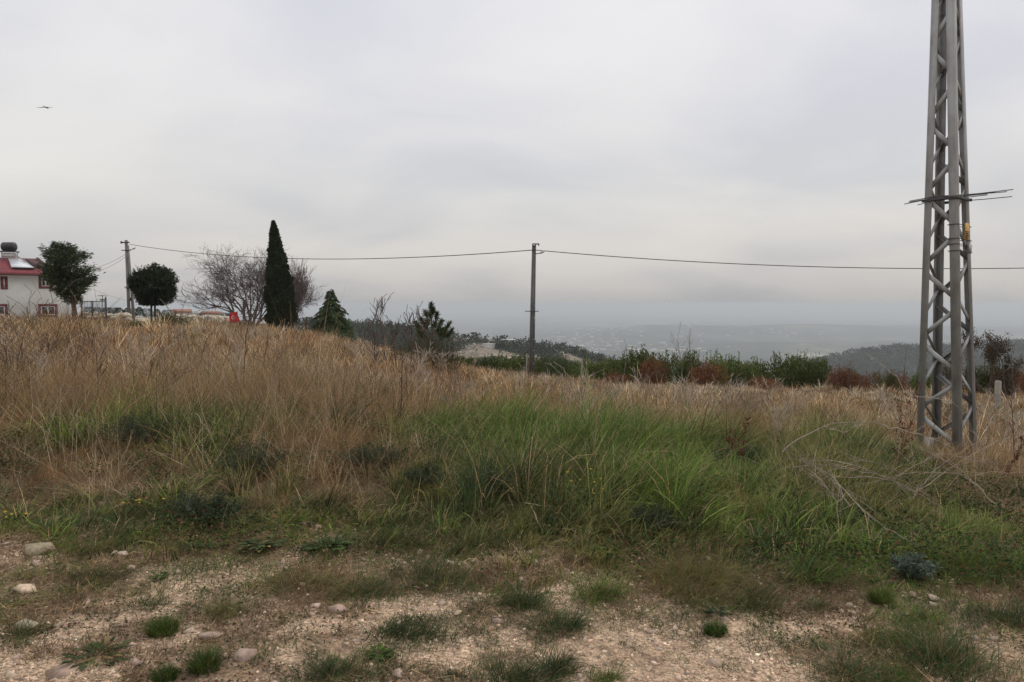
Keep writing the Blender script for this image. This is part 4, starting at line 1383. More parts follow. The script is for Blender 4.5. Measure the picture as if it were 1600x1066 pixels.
# ------------------------------------------------------------------ house
def house():
    c0 = at(119, 512, 66)
    c0[2] = float(hgt(c0[0], c0[1])) - .3
    rz = R(33.5)
    root = thing('house', 'two storey white house with red roof at the left edge', 'house', c0, rz)
    zE = at(85, 431, 66)[2] - c0[2]           # underside of the eave
    Lx, Dy = 14.0, 9.0
    e1 = np.array([math.cos(rz), math.sin(rz)]); e2 = np.array([-math.sin(rz), math.cos(rz)])

    def on_wall(px, py):
        """local (x, z) where the pixel meets the front wall plane"""
        r_ = ray(px, py)
        n = np.array([e2[0], e2[1], 0])
        t = np.dot(n, c0 - [0, 0, EYE]) / np.dot(n, r_)
        P = np.array([0, 0, EYE]) + r_ * t - c0
        return float(P[0] * e1[0] + P[1] * e1[1]), float(P[2])
    m = MB(); m.box((-Lx, 0, -1), (0, Dy, zE)); m.build('wall', M_WALL, root)
    # skirt roof and main hipped roof
    m = MB()
    V = [(-Lx - .5, -.75, zE + .0), (.55, -.75, zE + .0), (.55, Dy + .6, zE), (-Lx - .5, Dy + .6, zE),
         (-Lx - .5, -.75, zE + .13), (.55, -.75, zE + .13), (.55, Dy + .6, zE + .13), (-Lx - .5, Dy + .6, zE + .13),
         (-Lx, .25, zE + .42), (-.2, .25, zE + .42), (-.2, Dy - .3, zE + .42), (-Lx, Dy - .3, zE + .42)]
    m.add(V, [(3, 2, 1, 0), (0, 1, 5, 4), (1, 2, 6, 5), (2, 3, 7, 6), (3, 0, 4, 7), (4, 5, 9, 8), (5, 6, 10, 9), (6, 7, 11, 10), (7, 4, 8, 11), (8, 9, 10, 11)])
    roof = m.build('roof', M_ROOF, root)
    m = MB(); m.box((-Lx - .52, -.78, zE - .09), (.57, -.70, zE + .05)); m.build('fascia', M_ROOFDK, roof)
    xr, _ = on_wall(42, 405); xe, _ = on_wall(77, 424)
    zr = zE + 1.75
    m = MB()
    V = [(-Lx, .3, zE + .425), (xe, .3, zE + .425), (xe, 7.6, zE + .425), (-Lx, 7.6, zE + .425), (-Lx, 4.0, zr), (xr + .6, 4.0, zr)]
    m.add(V, [(0, 1, 5, 4), (2, 3, 4, 5)], [(3, 0, 4)])
    m.build('upper_roof', M_ROOF, roof)
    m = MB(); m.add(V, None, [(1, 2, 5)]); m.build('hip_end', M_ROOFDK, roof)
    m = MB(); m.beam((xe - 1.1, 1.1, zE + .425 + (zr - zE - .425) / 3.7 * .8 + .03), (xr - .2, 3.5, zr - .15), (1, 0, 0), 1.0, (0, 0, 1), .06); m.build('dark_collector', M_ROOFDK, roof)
    m = MB()
    m.beam((xe, .3, zE + .44), (xr + .6, 4.0, zr + .02), (1, 0, 0), .22, (0, 0, 1), .10)
    m.build('hip_cap', M_ROOFDK, roof)
    m = MB(); m.beam((xe + .25, .7, zE + .43), (xe + .25, 6.5, zE + .43), (1, 0, 0), .05, (0, 0, 1), .35); m.build('parapet', M_ROOFDK, roof)
    # dark bay between the panel and the hip
    # windows
    for (x0, y0, x1, y1, up) in ((60.5, 430.5, 81.5, 451, 1), (60, 475, 89.5, 496, 0), (1, 432, 11.5, 452, 1), (-18, 475, 11.5, 496, 0)):
        xa, za = on_wall(x0, y1); xb, zb_ = on_wall(x1, y0)
        w = MB(); b = .22
        for bx in (((xa, -.06, za), (xb, -.002, za + b)), ((xa, -.06, zb_ - b), (xb, -.002, zb_)), ((xa, -.06, za + b), (xa + b, -.002, zb_ - b)), ((xb - b, -.06, za + b), (xb, -.002, zb_ - b))):
            w.box(*bx)
        win = w.build('window', M_TRIM, root)
        f = MB(); i = b; fr = .07; xm = (xa + xb) / 2
        for bx in (((xa + i, -.045, za + i), (xb - i, -.004, za + i + fr)), ((xa + i, -.045, zb_ - i - fr), (xb - i, -.004, zb_ - i)), ((xa + i, -.045, za + i + fr), (xa + i + fr, -.004, zb_ - i - fr)), ((xb - i - fr, -.045, za + i + fr), (xb - i, -.004, zb_ - i - fr)), ((xm - .06, -.05, za + i + fr), (xm + .06, -.004, zb_ - i - fr))):
            f.box(*bx)
        f.build('frame', M_PVC, win)
        p = MB(); p.box((xa + i + fr, -.02, za + i + fr), (xb - i - fr, -.003, zb_ - i - fr)); p.build('pane', M_GLASS, win)
    m = MB(); m.beam((.0 - .6, -.08, -.3), (.0 - .6, -.08, zE - .5), (1, 0, 0), .07, (0, 1, 0), .07); m.build('downpipe', M_WALL, root)

    def wpt(x, y, z):
        return np.array([c0[0] + e1[0] * x + e2[0] * y, c0[1] + e1[1] * x + e2[1] * y, c0[2] + z])
    # solar water heater standing on the roof
    xt, _ = on_wall(14, 400)
    hb = wpt(xt - .15, 3.6, zr - .1)
    h = thing('solar_water_heater', 'black horizontal water tank on a metal stand on the red roof', 'water heater', hb, rz)
    T = MB(); Rr = .44; L = .62
    prof = [(.001, -L), (.26, -L * .97), (.39, -L * .88), (Rr, -L * .75), (Rr, L * .75), (.39, L * .88), (.26, L * .97), (.001, L)]
    T.lathe(prof, 20, None, Matrix.Translation((0, 0, 1.14)) @ Matrix.Rotation(PI / 2, 4, 'Y') @ Matrix.Rotation(R(28), 4, 'X'))
    T.build('tank', M_BLACK, h, True)
    for sx in (-.62, .62):
        for sy in (-.45, .45):
            m = MB(); m.beam((sx * .95, sy, -.35), (sx, sy, .66), (1, 0, 0), .05, (0, 1, 0), .05); m.build('stand_leg', M_STEEL, h)
    m = MB(); m.box((-.75, -.5, .64), (.8, .5, .70)); m.build('stand_deck', M_STEELDK, h)
    T = MB(); T.lathe([(.001, -.6), (.2, -.55), (.23, -.4), (.23, .4), (.2, .55), (.001, .6)], 14, None, Matrix.Translation((0, -.1, .32)) @ Matrix.Rotation(PI / 2, 4, 'Y'))
    T.build('lower_tank', M_WHITE, h, True)
    t = np.linspace(0, 1, 6)[:, None]
    m = MB(); a, b_ = np.array([.3, -.5, .5]), np.array([1.6, -1.9, -.55]); m.tubes((a + (b_ - a) * t)[None], np.full((1, 6), .05), 6); m.build('pipe', M_STEEL, h)
    # solar collector on the slope
    xa, _ = on_wall(32, 410); xb, _ = on_wall(57, 424)
    sl = (zr - zE - .425) / 3.7
    m = MB()

    def slp(x, y, dz): return (x, y, zE + .425 + sl * (y - .3) + dz)
    cx = xb - .9
    q0 = slp(cx - .55, .55, .22); 
    root2 = thing('solar_collector', 'white solar collector lying on the red roof slope below the tank', 'solar panel', wpt(cx, .5, zE + .425), rz)
    def loc(x, y, dz): return (x - cx, y - .5, sl * (y - .3) + dz)
    V = [loc(cx - 1.0, .5, .10), loc(cx + .75, .5, .10), loc(cx - .35, 2.9, .20), loc(cx - 1.35, 2.9, .20)]
    V2 = [(a[0], a[1], a[2] + .09) for a in V]
    m.add(V + V2, [(3, 2, 1, 0), (4, 5, 6, 7), (0, 1, 5, 4), (1, 2, 6, 5), (2, 3, 7, 6), (3, 0, 4, 7)])
    m.build('glass_panel', M_PANEL, root2)
    m = MB(); m.beam(V[0], V[1], (0, 1, 0), .06, (0, 0, 1), .12, -.08, 0); m.beam(V[1], V[2], (1, 0, 0), .08, (0, 0, 1), .12, .01, 0); m.build('frame', M_STEELDK, root2)
    # service wires from the pole to the house
    wa = wpt(-2.0, -.4, zE + .5)
    cable('service_wire', LP2, wa, .75, .014, 'upper thin service wire from the twin pole to the house', 'service wires')
    cable('service_wire', LP2 + [0, 0, -.25], wa + [.1, 0, -.2], .95, .014, 'lower thin service wire from the twin pole to the house', 'service wires')
    cable('service_wire', LP2 + [0.1, 0, -4.9], wpt(.0, .2, zE - .4), .25, .010, 'faint wire slanting from the pole shaft behind the round pine', 'service wires')
    return wpt


WPT = house()


# ------------------------------------------------------------------ gate and aerial beside the house
def gate():
    d = 56.0
    a, b = at(128, 500, d), at(166, 500, d)
    root = thing('metal_gate', 'dark iron bar gate and railing between the round pine and the pole', 'gate', (a[0], d, at(128, 502, d)[2]))
    W = b[0] - a[0]; z1 = at(140, 471, d)[2] - at(140, 502, d)[2]; zm = z1 * .36
    k = d / FPX
    for i, f in enumerate((.0, .44, 1.0)):
        m = MB(); x = W * f; m.box((x - .05, -.04, -.6), (x + .05, .04, z1 + (.35 if f == 1 else .04))); m.build('post', M_BLACK, root)
    for z in (z1, zm, zm * .5):
        m = MB(); m.box((.05, -.02, z - .03), (W - .05, .02, z + .03)); m.build('rail', M_BLACK, root)
    m = MB()
    for x in np.linspace(.12, W - .12, 15): m.box((x - .012, -.012, zm + .03), (x + .012, .012, z1 - .03))
    o = m.build('bars', M_BLACK, root)
    m = MB(); m.box((.05, -.012, -.15), (W * .44 - .05, .012, zm * .5 - .03)); m.box((W * .44 + .05, -.012, -.15), (W - .05, .012, zm * .5 - .03)); m.build('lower_panel', M_BLACK, root)
    p = at(161, 500, d + 3)
    r2 = thing('television_aerial', 'small T shaped aerial behind the right end of the iron gate', 'aerial', p)
    h = at(161, 462, d + 3)[2] - p[2]
    m = MB(); m.tubes(np.array([[0, 0, -.3], [0, 0, h * .5], [0, 0, h]])[None], np.full((1, 3), .03), 6); m.build('mast', M_STEELDK, r2)
    m = MB(); m.tubes(np.array([[-.42, 0, h - .02], [0, 0, h], [.42, 0, h - .04]])[None], np.full((1, 3), .025), 5)
    m.build('top_boom', M_STEELDK, r2)
    m = MB(); m.box((-.22, -.05, h - .42), (.22, .05, h - .30)); m.build('lower_boom', M_STEELDK, r2)


gate()


# ------------------------------------------------------------------ trees
def grow(p, d, L, r, lev, spec, out, seed_up=.0):
    """recursive limb: appends (points, radii, level)"""
    K = 5
    d = np.asarray(d, float); d = d / np.linalg.norm(d)
    pts = [np.asarray(p, float)]
    dd = d.copy()
    for k in range(K - 1):
        dd = dd + rng.normal(0, spec['wig'], 3) + np.array([0, 0, spec['up'] * (1 if lev < 2 else .6)])
        dd /= np.linalg.norm(dd)
        pts.append(pts[-1] + dd * L / (K - 1))
    pts = np.array(pts)
    r1 = r * spec['tap']
    out.append((pts, np.linspace(r, r1, K), lev))
    if lev >= spec['lev']: return
    n = spec['n'][lev]
    for i in range(n):
        t = rng.uniform(spec['from'], 1.0) if i < n - 1 else 1.0
        q = np.array([np.interp(t * (K - 1), range(K), pts[:, c]) for c in range(3)])
        ax = rng.normal(0, 1, 3); ax -= ax.dot(dd) * dd; ax /= np.linalg.norm(ax)
        an = rng.uniform(*spec['ang'])
        nd = dd * math.cos(an) + ax * math.sin(an)
        grow(q, nd, L * rng.uniform(*spec['lr']), (r + (r1 - r) * t) * rng.uniform(.55, .8), lev + 1, spec, out)


def limbs(out, lo, hi, col, m, sides=5, rmin=.004):
    P = np.array([o[0] for o in out if lo <= o[2] <= hi]); r = np.array([o[1] for o in out if lo <= o[2] <= hi])
    if len(P): m.tubes(P, np.maximum(r, rmin), sides, jit(col, len(P), .12, .03))


def bare_tree(name, base, top_h, spread, stems, label, col, seed, dirs=None, spec=None, cat='bare tree', rmin=.0145, group=None):
    global rng
    keep = rng; rng = np.random.default_rng(seed)
    root = thing(name, label, cat, base, 0, group)
    spec = spec or dict(wig=.13, up=.06, tap=.55, lev=5, n=[4, 4, 4, 4, 3], ang=(.25, .85), lr=(.55, .85), **{'from': .3})
    out = []
    for d, L, r in (dirs or stems):
        grow((rng.normal(0, .12), rng.normal(0, .1), -.2), d, L, r, 0, spec, out)
    zs = np.concatenate([o[0][:, 2] for o in out]); s = top_h / zs.max()
    xs = np.abs(np.concatenate([o[0][:, 0] for o in out])); sx = spread / np.percentile(xs, 99.3)
    out = [(o[0] * np.array([sx, sx, s]), o[1], o[2]) for o in out]
    a = MB(); limbs(out, 0, 0, col, a, 7); a.build('trunk', M_BARK, root)
    a = MB(); limbs(out, 1, 2, col, a, 5, rmin * .9); limbs(out, 3, 9, np.asarray(col) * 1.1, a, 3, rmin * .6); a.build('crown', M_BARK, root)
    rng = keep
    return root


b = ground_at(393, 60)
k60 = 60 / FPX
bare_tree('bare_tree', b, at(393, 377, 60)[2] - b[2], 105 * k60, None, 'broad bare tree with many grey twigs left of the cypress', (.135, .105, .10), 5,
          dirs=[((-.75, .1, .75), 3.3, .17), ((-.28, -.2, 1), 3.5, .17), ((.15, .2, 1), 3.3, .14), ((.5, -.1, .9), 3.2, .12), ((-.5, .3, .9), 3.4, .13), ((.3, .3, 1), 2.9, .1)])
b = ground_at(452, 63)
bare_tree('bare_tree', b, at(455, 398, 63)[2] - b[2], 38 * 63 / FPX, None, 'smaller bare tree half hidden behind the cypress', (.15, .105, .10), 11,
          dirs=[((.35, 0, 1), 2.6, .11), ((.1, .2, 1), 2.8, .1), ((-.2, 0, 1), 2.6, .09), ((.6, .1, .7), 2.3, .08)])
# dry conifer skeleton in front of the bare tree
def dry_conifer(px, d, py_top, label, w_px, col=(.10, .065, .06)):
    b = ground_at(px, d); H = at(px, py_top, d)[2] - b[2]; root = thing('dead_conifer', label, 'dead tree', b)
    s = MB(); s.tubes(np.array([[0, 0, -.2], [.02, 0, H * .5], [0, 0, H]])[None], np.array([[.07, .05, .015]]), 6, col); s.build('trunk', M_BARK, root)
    m = MB(); P = []; Rr = []
    for z in np.arange(H * .12, H * .97, .16):
        L = (1 - z / H) ** .8 * w_px * d / FPX * .5 + .12
        for a in rng.uniform(0, 2 * PI, 5):
            t = np.linspace(0, 1, 4)
            l = L * rng.uniform(.6, 1.1)
            P.append(np.stack([np.cos(a) * l * t, np.sin(a) * l * t, z + .12 * t * l - .14 * t * t], -1)); Rr.append(np.linspace(.014, .005, 4))
    P = np.array(P); m.tubes(P, np.array(Rr), 3, col)
    N = 2600; i = rng.integers(0, len(P), N); tt = rng.uniform(.25, 1, N)
    Q = np.stack([np.array([np.interp(tv * 3, range(4), P[iv, :, c]) for iv, tv in zip(i, tt)]) for c in range(3)], -1)
    D = P[i, -1] - P[i, 0] + rng.normal(0, .35, (N, 3)); D[:, 2] -= .15
    m.leaves(Q, D, rng.uniform(.10, .2, N), .12, jit(col, N, .25, .06)); m.build('crown', M_BARK, root)


dry_conifer(392, 52, 438, 'small reddish dead conifer in front of the broad bare tree', 62)


def cypress():
    d = 57.0
    b = ground_at(440, d); H = at(430, 346, d)[2] - b[2]; k = d / FPX
    root = thing('cypress_tree', 'tall narrow dark cypress rising above the bare trees', 'cypress', b)
    s = MB(); s.tubes(np.array([[0, 0, -.3], [0, 0, 1.0], [-.2, 0, H * .6], [-.52, 0, H * .97]])[None], np.array([[.16, .13, .08, .02]]), 7, (.10, .075, .06)); s.build('trunk', M_BARK, root)
    N = 42000
    zf = rng.uniform(.035 ** (1 / 1.3), 1, N) ** 1.3
    prof = np.interp(zf, [0, .06, .12, .3, .5, .7, .82, .92, .97, 1], [.5, .85, 1.0, .95, .78, .54, .37, .20, .09, .02]) * 22.5 * k
    a = rng.uniform(0, 2 * PI, N)
    lump = .76 + .46 * vnoise(a / (2 * PI) * 8, zf * 20, 4) + .30 * (vnoise(a / (2 * PI) * 24, zf * 70, 9) - .5)
    r = prof * lump * rng.uniform(.35, 1.0, N) ** .45
    cx = np.interp(zf, [0, .5, 1], [0, -.14, -10 * k])
    P = np.stack([cx + r * np.cos(a), r * np.sin(a), zf * H - .1], -1)
    D = np.stack([np.cos(a) * .45, np.sin(a) * .45, np.full(N, 1.0)], -1) + rng.normal(0, .25, (N, 3))
    tone = (.6 + .8 * vnoise(a / (2 * PI) * 12, zf * 30, 14))[:, None]
    c = jit((.032, .046, .021), N, .28, .06) * tone
    m = MB(); m.leaves(P, D, rng.uniform(.11, .26, N), .34, c); m.build('crown', M_DARKLEAF, root)


cypress()


def cedar():
    d = 61.0
    b = ground_at(522, d); H = at(517, 450, d)[2] - b[2]; k = d / FPX
    root = thing('cedar_tree', 'young green cedar with drooping tiers right of the cypress', 'cedar', b)
    s = MB(); s.tubes(np.array([[0, 0, -.3], [0, 0, H * .4], [-.1, 0, H * .75], [-.26, 0, H * .985]])[None], np.array([[.12, .08, .045, .012]]), 7, (.10, .08, .065)); s.build('trunk', M_BARK, root)
    P = []; D = []; C = []; br = []
    for z in np.concatenate([np.arange(.06, .95, .052)]):
        env = np.interp(z, [0, .1, .3, .5, .62, .8, 1], [.95, 1.05, .98, .74, .64, .28, .04]) * 38 * k
        nb = int(13 - 5 * z)
        a0 = rng.uniform(0, 2 * PI)
        for j in range(nb):
            a = a0 + 2 * PI * j / nb + rng.normal(0, .25); L = env * rng.uniform(.62, 1.12)
            t = np.linspace(0, 1, 8)
            X = np.stack([np.cos(a) * L * t - .26 * z, np.sin(a) * L * t, z * H + L * (.30 * t - .56 * t * t) + rng.normal(0, .07)], -1)
            br.append(X)
            n = int(170 * L / 1.5) + 24
            tt = rng.uniform(.12, 1.03, n) ** .8
            Q = np.stack([np.interp(tt * 7, range(8), X[:, c]) for c in range(3)], -1)
            lat = rng.normal(0, .19 * L, n) * (1.15 - tt)
            Q += np.stack([-np.sin(a) * lat, np.cos(a) * lat, -np.abs(lat) * .3], -1)
            P.append(Q)
            D.append(np.stack([np.cos(a) * .8 - np.sin(a) * np.sign(lat) * .6, np.sin(a) * .8 + np.cos(a) * np.sign(lat) * .6, -.35 - .3 * tt], -1) + rng.normal(0, .3, (n, 3)))
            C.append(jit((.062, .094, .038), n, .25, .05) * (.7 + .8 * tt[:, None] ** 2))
    P = np.concatenate(P); D = np.concatenate(D); C = np.concatenate(C); n = len(P)
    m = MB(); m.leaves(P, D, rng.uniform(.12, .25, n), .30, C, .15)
    m.tubes(np.array(br), np.linspace(.022, .006, 8)[None].repeat(len(br), 0), 4, (.07, .055, .045)); m.build('crown', M_DARKLEAF, root)


cedar()


def umbrella_pine():
    d = 41.0
    b = ground_at(119, d); k = d / FPX; H = at(106, 382, d)[2] - b[2]
    root = thing('pine_tree', 'wind shaped round headed pine in front of the white house', 'pine tree', b)
    trunk = np.array([[0, 0, -.3], [-.06, 0, H * .25], [-.22, 0, H * .5], [-.40, 0, H * .72], [-.50, 0, H * .96]])
    s = MB(); s.tubes(trunk[None], np.array([[.17, .14, .11, .07, .025]]), 8, (.115, .07, .06)); s.build('trunk', M_BARK, root)
    P = []; D = []; C = []; br = []
    cx = (107 - 119) * k
    for i in range(120):
        z = rng.uniform(.40, .97) if i > 10 else rng.uniform(.30, .44)
        env = np.interp(z, [.28, .36, .45, .55, .66, .78, .88, .96, 1], [.3, .5, .82, .98, .97, .88, .68, .34, .10]) * 32.5 * k
        a = rng.uniform(0, 2 * PI); L = env * rng.uniform(.5, 1.22)
        if math.cos(a) > 0 and z < .4: L *= .55
        t = np.linspace(0, 1, 7)
        ox = np.interp(z * H, trunk[:, 2], trunk[:, 0])
        X = np.stack([ox + np.cos(a) * L * t, np.sin(a) * L * t, z * H + L * (.28 * t + .12 * t * t)], -1)
        br.append(X)
        n = int(150 * L / 1.5) + 24
        tt = rng.uniform(.08, 1.05, n) ** .75
        Q = np.stack([np.interp(tt * 6, range(7), X[:, c]) for c in range(3)], -1)
        lat = rng.normal(0, .17 * L + .05, n)
        Q += np.stack([-np.sin(a) * lat, np.cos(a) * lat, rng.normal(.02, .11, n)], -1)
        P.append(Q); D.append(np.stack([np.cos(a) * .9 - np.sin(a) * np.sign(lat) * .4, np.sin(a) * .9 + np.cos(a) * np.sign(lat) * .4, np.full(n, .25)], -1) + rng.normal(0, .28, (n, 3)))
        C.append(jit((.066, .086, .044), n, .25, .05) * (.75 + .6 * vnoise(Q[:, 0] * 2.4, Q[:, 2] * 3.4, 6)[:, None]))
    P = np.concatenate(P); D = np.concatenate(D); C = np.concatenate(C); n = len(P)
    m = MB(); m.leaves(P, D, rng.uniform(.12, .26, n), .26, C)
    m.tubes(np.array(br), np.linspace(.035, .008, 7)[None].repeat(len(br), 0), 4, (.08, .055, .045)); m.build('crown', M_DARKLEAF, root)


umbrella_pine()


def round_tree():
    d = 50.0
    b = ground_at(240, d); k = d / FPX
    root = thing('evergreen_tree', 'dense round evergreen on twin slim trunks beside the twin pole', 'evergreen tree', b)
    zc = at(241, 449, d)[2] - b[2]; rx = 33 * k; rz = 31 * k
    for s in (-1, 1):
        m = MB(); m.tubes(np.array([[s * .16, 0, -.3], [s * .13, 0, zc * .5], [s * .2, .1, zc]])[None], np.array([[.085, .07, .05]]), 7, (.07, .055, .045)); m.build('trunk', M_BARK, root)
    N = 26000
    v = rng.normal(0, 1, (N, 3)); v /= np.linalg.norm(v, axis=1, keepdims=True)
    aa = np.arctan2(v[:, 1], v[:, 0])
    lump = .66 + .58 * vnoise(aa * 2.2 + 9, v[:, 2] * 3.2, 3) + .12 * (vnoise(aa * 6, v[:, 2] * 11, 8) - .5)
    r = rng.uniform(.25, 1, N) ** .40 * lump
    P = v * r[:, None] * np.array([rx, rx, rz]) + [0, 0, zc]
    low = P[:, 2] < zc - rz * .78
    P[low, 2] = zc - rz * (.78 + .08 * rng.uniform(0, 1, low.sum()))
    c = jit((.030, .041, .020), N, .3, .06)
    m = MB(); m.leaves(P, v + rng.normal(0, .6, (N, 3)) + [0, 0, .3], rng.uniform(.10, .20, N), .42, c, .1)
    # upright shoots along the outline
    for i in range(260):
        w = rng.normal(0, 1, 3); w[2] = abs(w[2]) * .8 + (.15 if rng.random() < .7 else -.3); w /= np.linalg.norm(w)
        p0 = w * np.array([rx, rx, rz]) * .86 + [0, 0, zc]; dd = w * .8 + [0, 0, .6]; dd /= np.linalg.norm(dd)
        L = rng.uniform(.2, .62); n = 13
        t = rng.uniform(.2, 1, n)[:, None]
        m.leaves(p0 + dd * L * t, dd + rng.normal(0, .55, (n, 3)), rng.uniform(.07, .13, n), .4, jit((.042, .056, .026), n, .25))
    m.build('crown', M_DARKLEAF, root)


round_tree()


# a young pine with tufts of long needles at the branch ends
def young_pine():
    d = 26.0
    b = ground_at(676, d); k = d / FPX; H = at(674, 476, d)[2] - b[2]
    root = thing('young_pine', 'young open pine with long needle tufts left of the middle pole', 'pine tree', b)
    s = MB(); s.tubes(np.array([[0, 0, -.2], [.02, 0, H * .4], [-.02, 0, H * .75], [-.05, 0, H * .97]])[None], np.array([[.045, .036, .024, .010]]), 7, (.10, .08, .07)); s.build('trunk', M_BARK, root)
    ends = []; br = []
    for (px, py, z0) in ((674, 478, .8), (665, 489, .70), (657, 500, .62), (683, 492, .70), (690, 503, .55), (653, 512, .52), (664, 508, .58), (680, 506, .6), (697, 513, .40), (706, 517, .40), (702, 507, .42), (690, 517, .45),
                         (660, 522, .42), (650, 506, .55), (672, 492, .75), (668, 502, .66), (686, 512, .5), (655, 520, .4), (677, 486, .8), (694, 522, .35)):
        e = at(px, py, d + rng.normal(0, .45)) - b
        st = np.array([np.interp(z0 * H, [0, H * .4, H * .75, H], [0, .02, -.02, -.05]), 0, min(z0 * H, e[2] - .05)])
        t = np.linspace(0, 1, 5)[:, None]
        X = st + (e - st) * t; X[:, 2] -= (np.sin(t * PI) * .10)[:, 0]
        br.append(X); ends.append(X)
    m = MB(); m.tubes(np.array(br), np.linspace(.015, .006, 5)[None].repeat(len(br), 0), 5, (.11, .085, .07))
    for X in ends:
        n = 260
        tt = rng.uniform(.55, 1.0, n) ** .7
        Q = np.stack([np.interp(tt * 4, range(5), X[:, c]) for c in range(3)], -1)
        ax = X[-1] - X[-2]; ax /= np.linalg.norm(ax)
        D = ax * .8 + rng.normal(0, .55, (n, 3)) + [0, 0, .35]
        m.leaves(Q, D, rng.uniform(.14, .26, n), .085, jit((.065, .088, .034), n, .3, .08), .06)
    m.build('crown', M_DARKLEAF, root)


young_pine()


# ------------------------------------------------------------------ shrubs: leafy, russet, mixed
def shrub_mesh(n, leaf, asp, col, upright=.7, lumps=5, shoots=28, v=.28):
    """a unit shrub: about 2 wide, 1 tall; returns crown and stem builders"""
    m = MB(); s = MB()
    cx = rng.uniform(-.55, .55, lumps); cy = rng.uniform(-.45, .45, lumps); hz = rng.uniform(.6, .9, lumps); rr_ = rng.uniform(.38, .6, lumps)
    i = rng.integers(0, lumps, n)
    w = rng.normal(0, 1, (n, 3)); w /= np.linalg.norm(w, axis=1, keepdims=True)
    r = rng.uniform(.15, 1, n) ** .5
    P = np.stack([cx[i] + w[:, 0] * r * rr_[i], cy[i] + w[:, 1] * r * rr_[i], hz[i] * .5 + w[:, 2] * r * hz[i] * .5], -1)
    tone = .65 + .7 * vnoise(P[:, 0] * 4 + 7, P[:, 2] * 5 + P[:, 1] * 3, 5)
    m.leaves(P, w * .7 + rng.normal(0, .5, (n, 3)) + [0, 0, upright], leaf * rng.uniform(.6, 1.3, n), asp, jit(col, n, v, .08) * tone[:, None], .1)
    for q in range(shoots):
        j = rng.integers(0, lumps); a = rng.uniform(0, 2 * PI); f = rng.uniform(0, .85)
        p0 = np.array([cx[j] + rr_[j] * f * math.cos(a), cy[j] + rr_[j] * f * math.sin(a), hz[j] * .8]); L = rng.uniform(.12, .38)
        d = np.array([rng.normal(0, .2), rng.normal(0, .2), 1.])
        k = 14; t = rng.uniform(0, 1, k)[:, None]
        m.leaves(p0 + d * L * t, d * .6 + rng.normal(0, .5, (k, 3)), leaf * rng.uniform(.5, 1, k), asp, jit(col, k, v, .08) * 1.15)
        s.tubes(np.stack([np.array([cx[j] * .4, cy[j] * .4, -.05]), p0 * [.9, .9, .6], p0 + d * L])[None], np.array([[.012, .008, .003]]), 4, (.09, .07, .05))
    return m, s


def shrub(name, cat, label, px, d, w_px, py_top, mesh, mat, group=None, mats=None, depth=1.0, sink=.05):
    b = ground_at(px, d); k = d / FPX
    if name != 'shrub': w_px = w_px * 1.22
    H = max(.25, at(px, py_top, d)[2] - b[2])
    if 'along' in group or 'hedge' in group: H *= 1.18
    root = thing(name, label, cat, b - [0, 0, sink], rng.uniform(-.4, .4) if w_px < 70 else 0, group, (w_px * k * .5, w_px * k * .5 * depth, H))
    m, s = mesh
    m.build('foliage', mat, root); s.build('stems', M_BARK, root)
    return root


HEDGE = np.array((.118, .150, .042)); OLIVE = np.array((.105, .110, .040)); RUSSET = np.array((.225, .100, .052)); DKG = np.array((.05, .068, .028))
for (px, d, w, top, col, lab) in (
        (1012, 41, 78, 549, HEDGE * .75, 'tall dark green hedge shrub behind the round russet bush'),
        (1065, 41.5, 62, 553, HEDGE * .8, 'hedge shrub between the two russet bushes'),
        (1125, 41, 76, 553, HEDGE * 1.1, 'yellowish green hedge shrub right of the second russet bush'),
        (1180, 40.5, 66, 566, HEDGE, 'lower hedge shrub in the middle of the hedge'),
        (1232, 39.5, 78, 557, HEDGE * .85, 'bushy green hedge shrub near the right end of the hedge'),
        (1272, 39, 44, 563, HEDGE * .8, 'last green hedge shrub before the rust coloured bracken'),
        (968, 43, 80, 561, HEDGE * .9, 'low green shrub at the left end of the hedge'),
        (930, 45, 84, 563, HEDGE * .85, 'low leafy shrub left of the hedge below the far slope'),
        (890, 47, 84, 562, DKG * 1.3, 'dark low shrub right behind the middle pole'),
        (858, 48, 70, 562, HEDGE * .8, 'small round shrub beside the foot of the middle pole'),
        (808, 49, 84, 554, HEDGE * .75, 'round dark green shrub left of the middle pole'),
        (762, 50, 84, 557, DKG * 1.3, 'wide dark shrub between the young pine and the middle pole'),
        (720, 50, 74, 556, HEDGE * .7, 'small dark shrub at the right of the young pine')):
    shrub('hedge_shrub', 'shrub', lab, px, d, w, top, shrub_mesh(4600, .085, .42, col, .9, 7, 34), M_LEAF, 'shrubs of the hedge line', depth=.8)
for (px, d, w, top, lab) in (
        (1021, 38, 56, 560, 'round deep russet bush in front of the hedge'),
        (1103, 38, 62, 562, 'second russet bush tangled with dry stems in front of the hedge'),
        (1190, 37, 60, 588, 'low faded russet bush under the hedge'),
        (968, 39, 46, 580, 'brownish low bush left of the round russet bush'),
        (1305, 37, 62, 573, 'rust coloured bracken clump left of the iron stake'),
        (1352, 36.5, 58, 577, 'rust coloured bracken clump right of the iron stake'),
        (1400, 36, 50, 581, 'rust coloured bracken clump just left of the pylon'),
        (1450, 36, 54, 592, 'russet clump seen through the pylon legs'),
        (1592, 34, 44, 573, 'russet bush at the right edge behind the metal arch')):
    shrub('russet_shrub', 'shrub', lab, px, d, w, top, shrub_mesh(3600, .075, .3, RUSSET * rng.uniform(.7, 1.05), .6, 6, 12, .3), M_LEAF, 'russet bushes along the hedge')
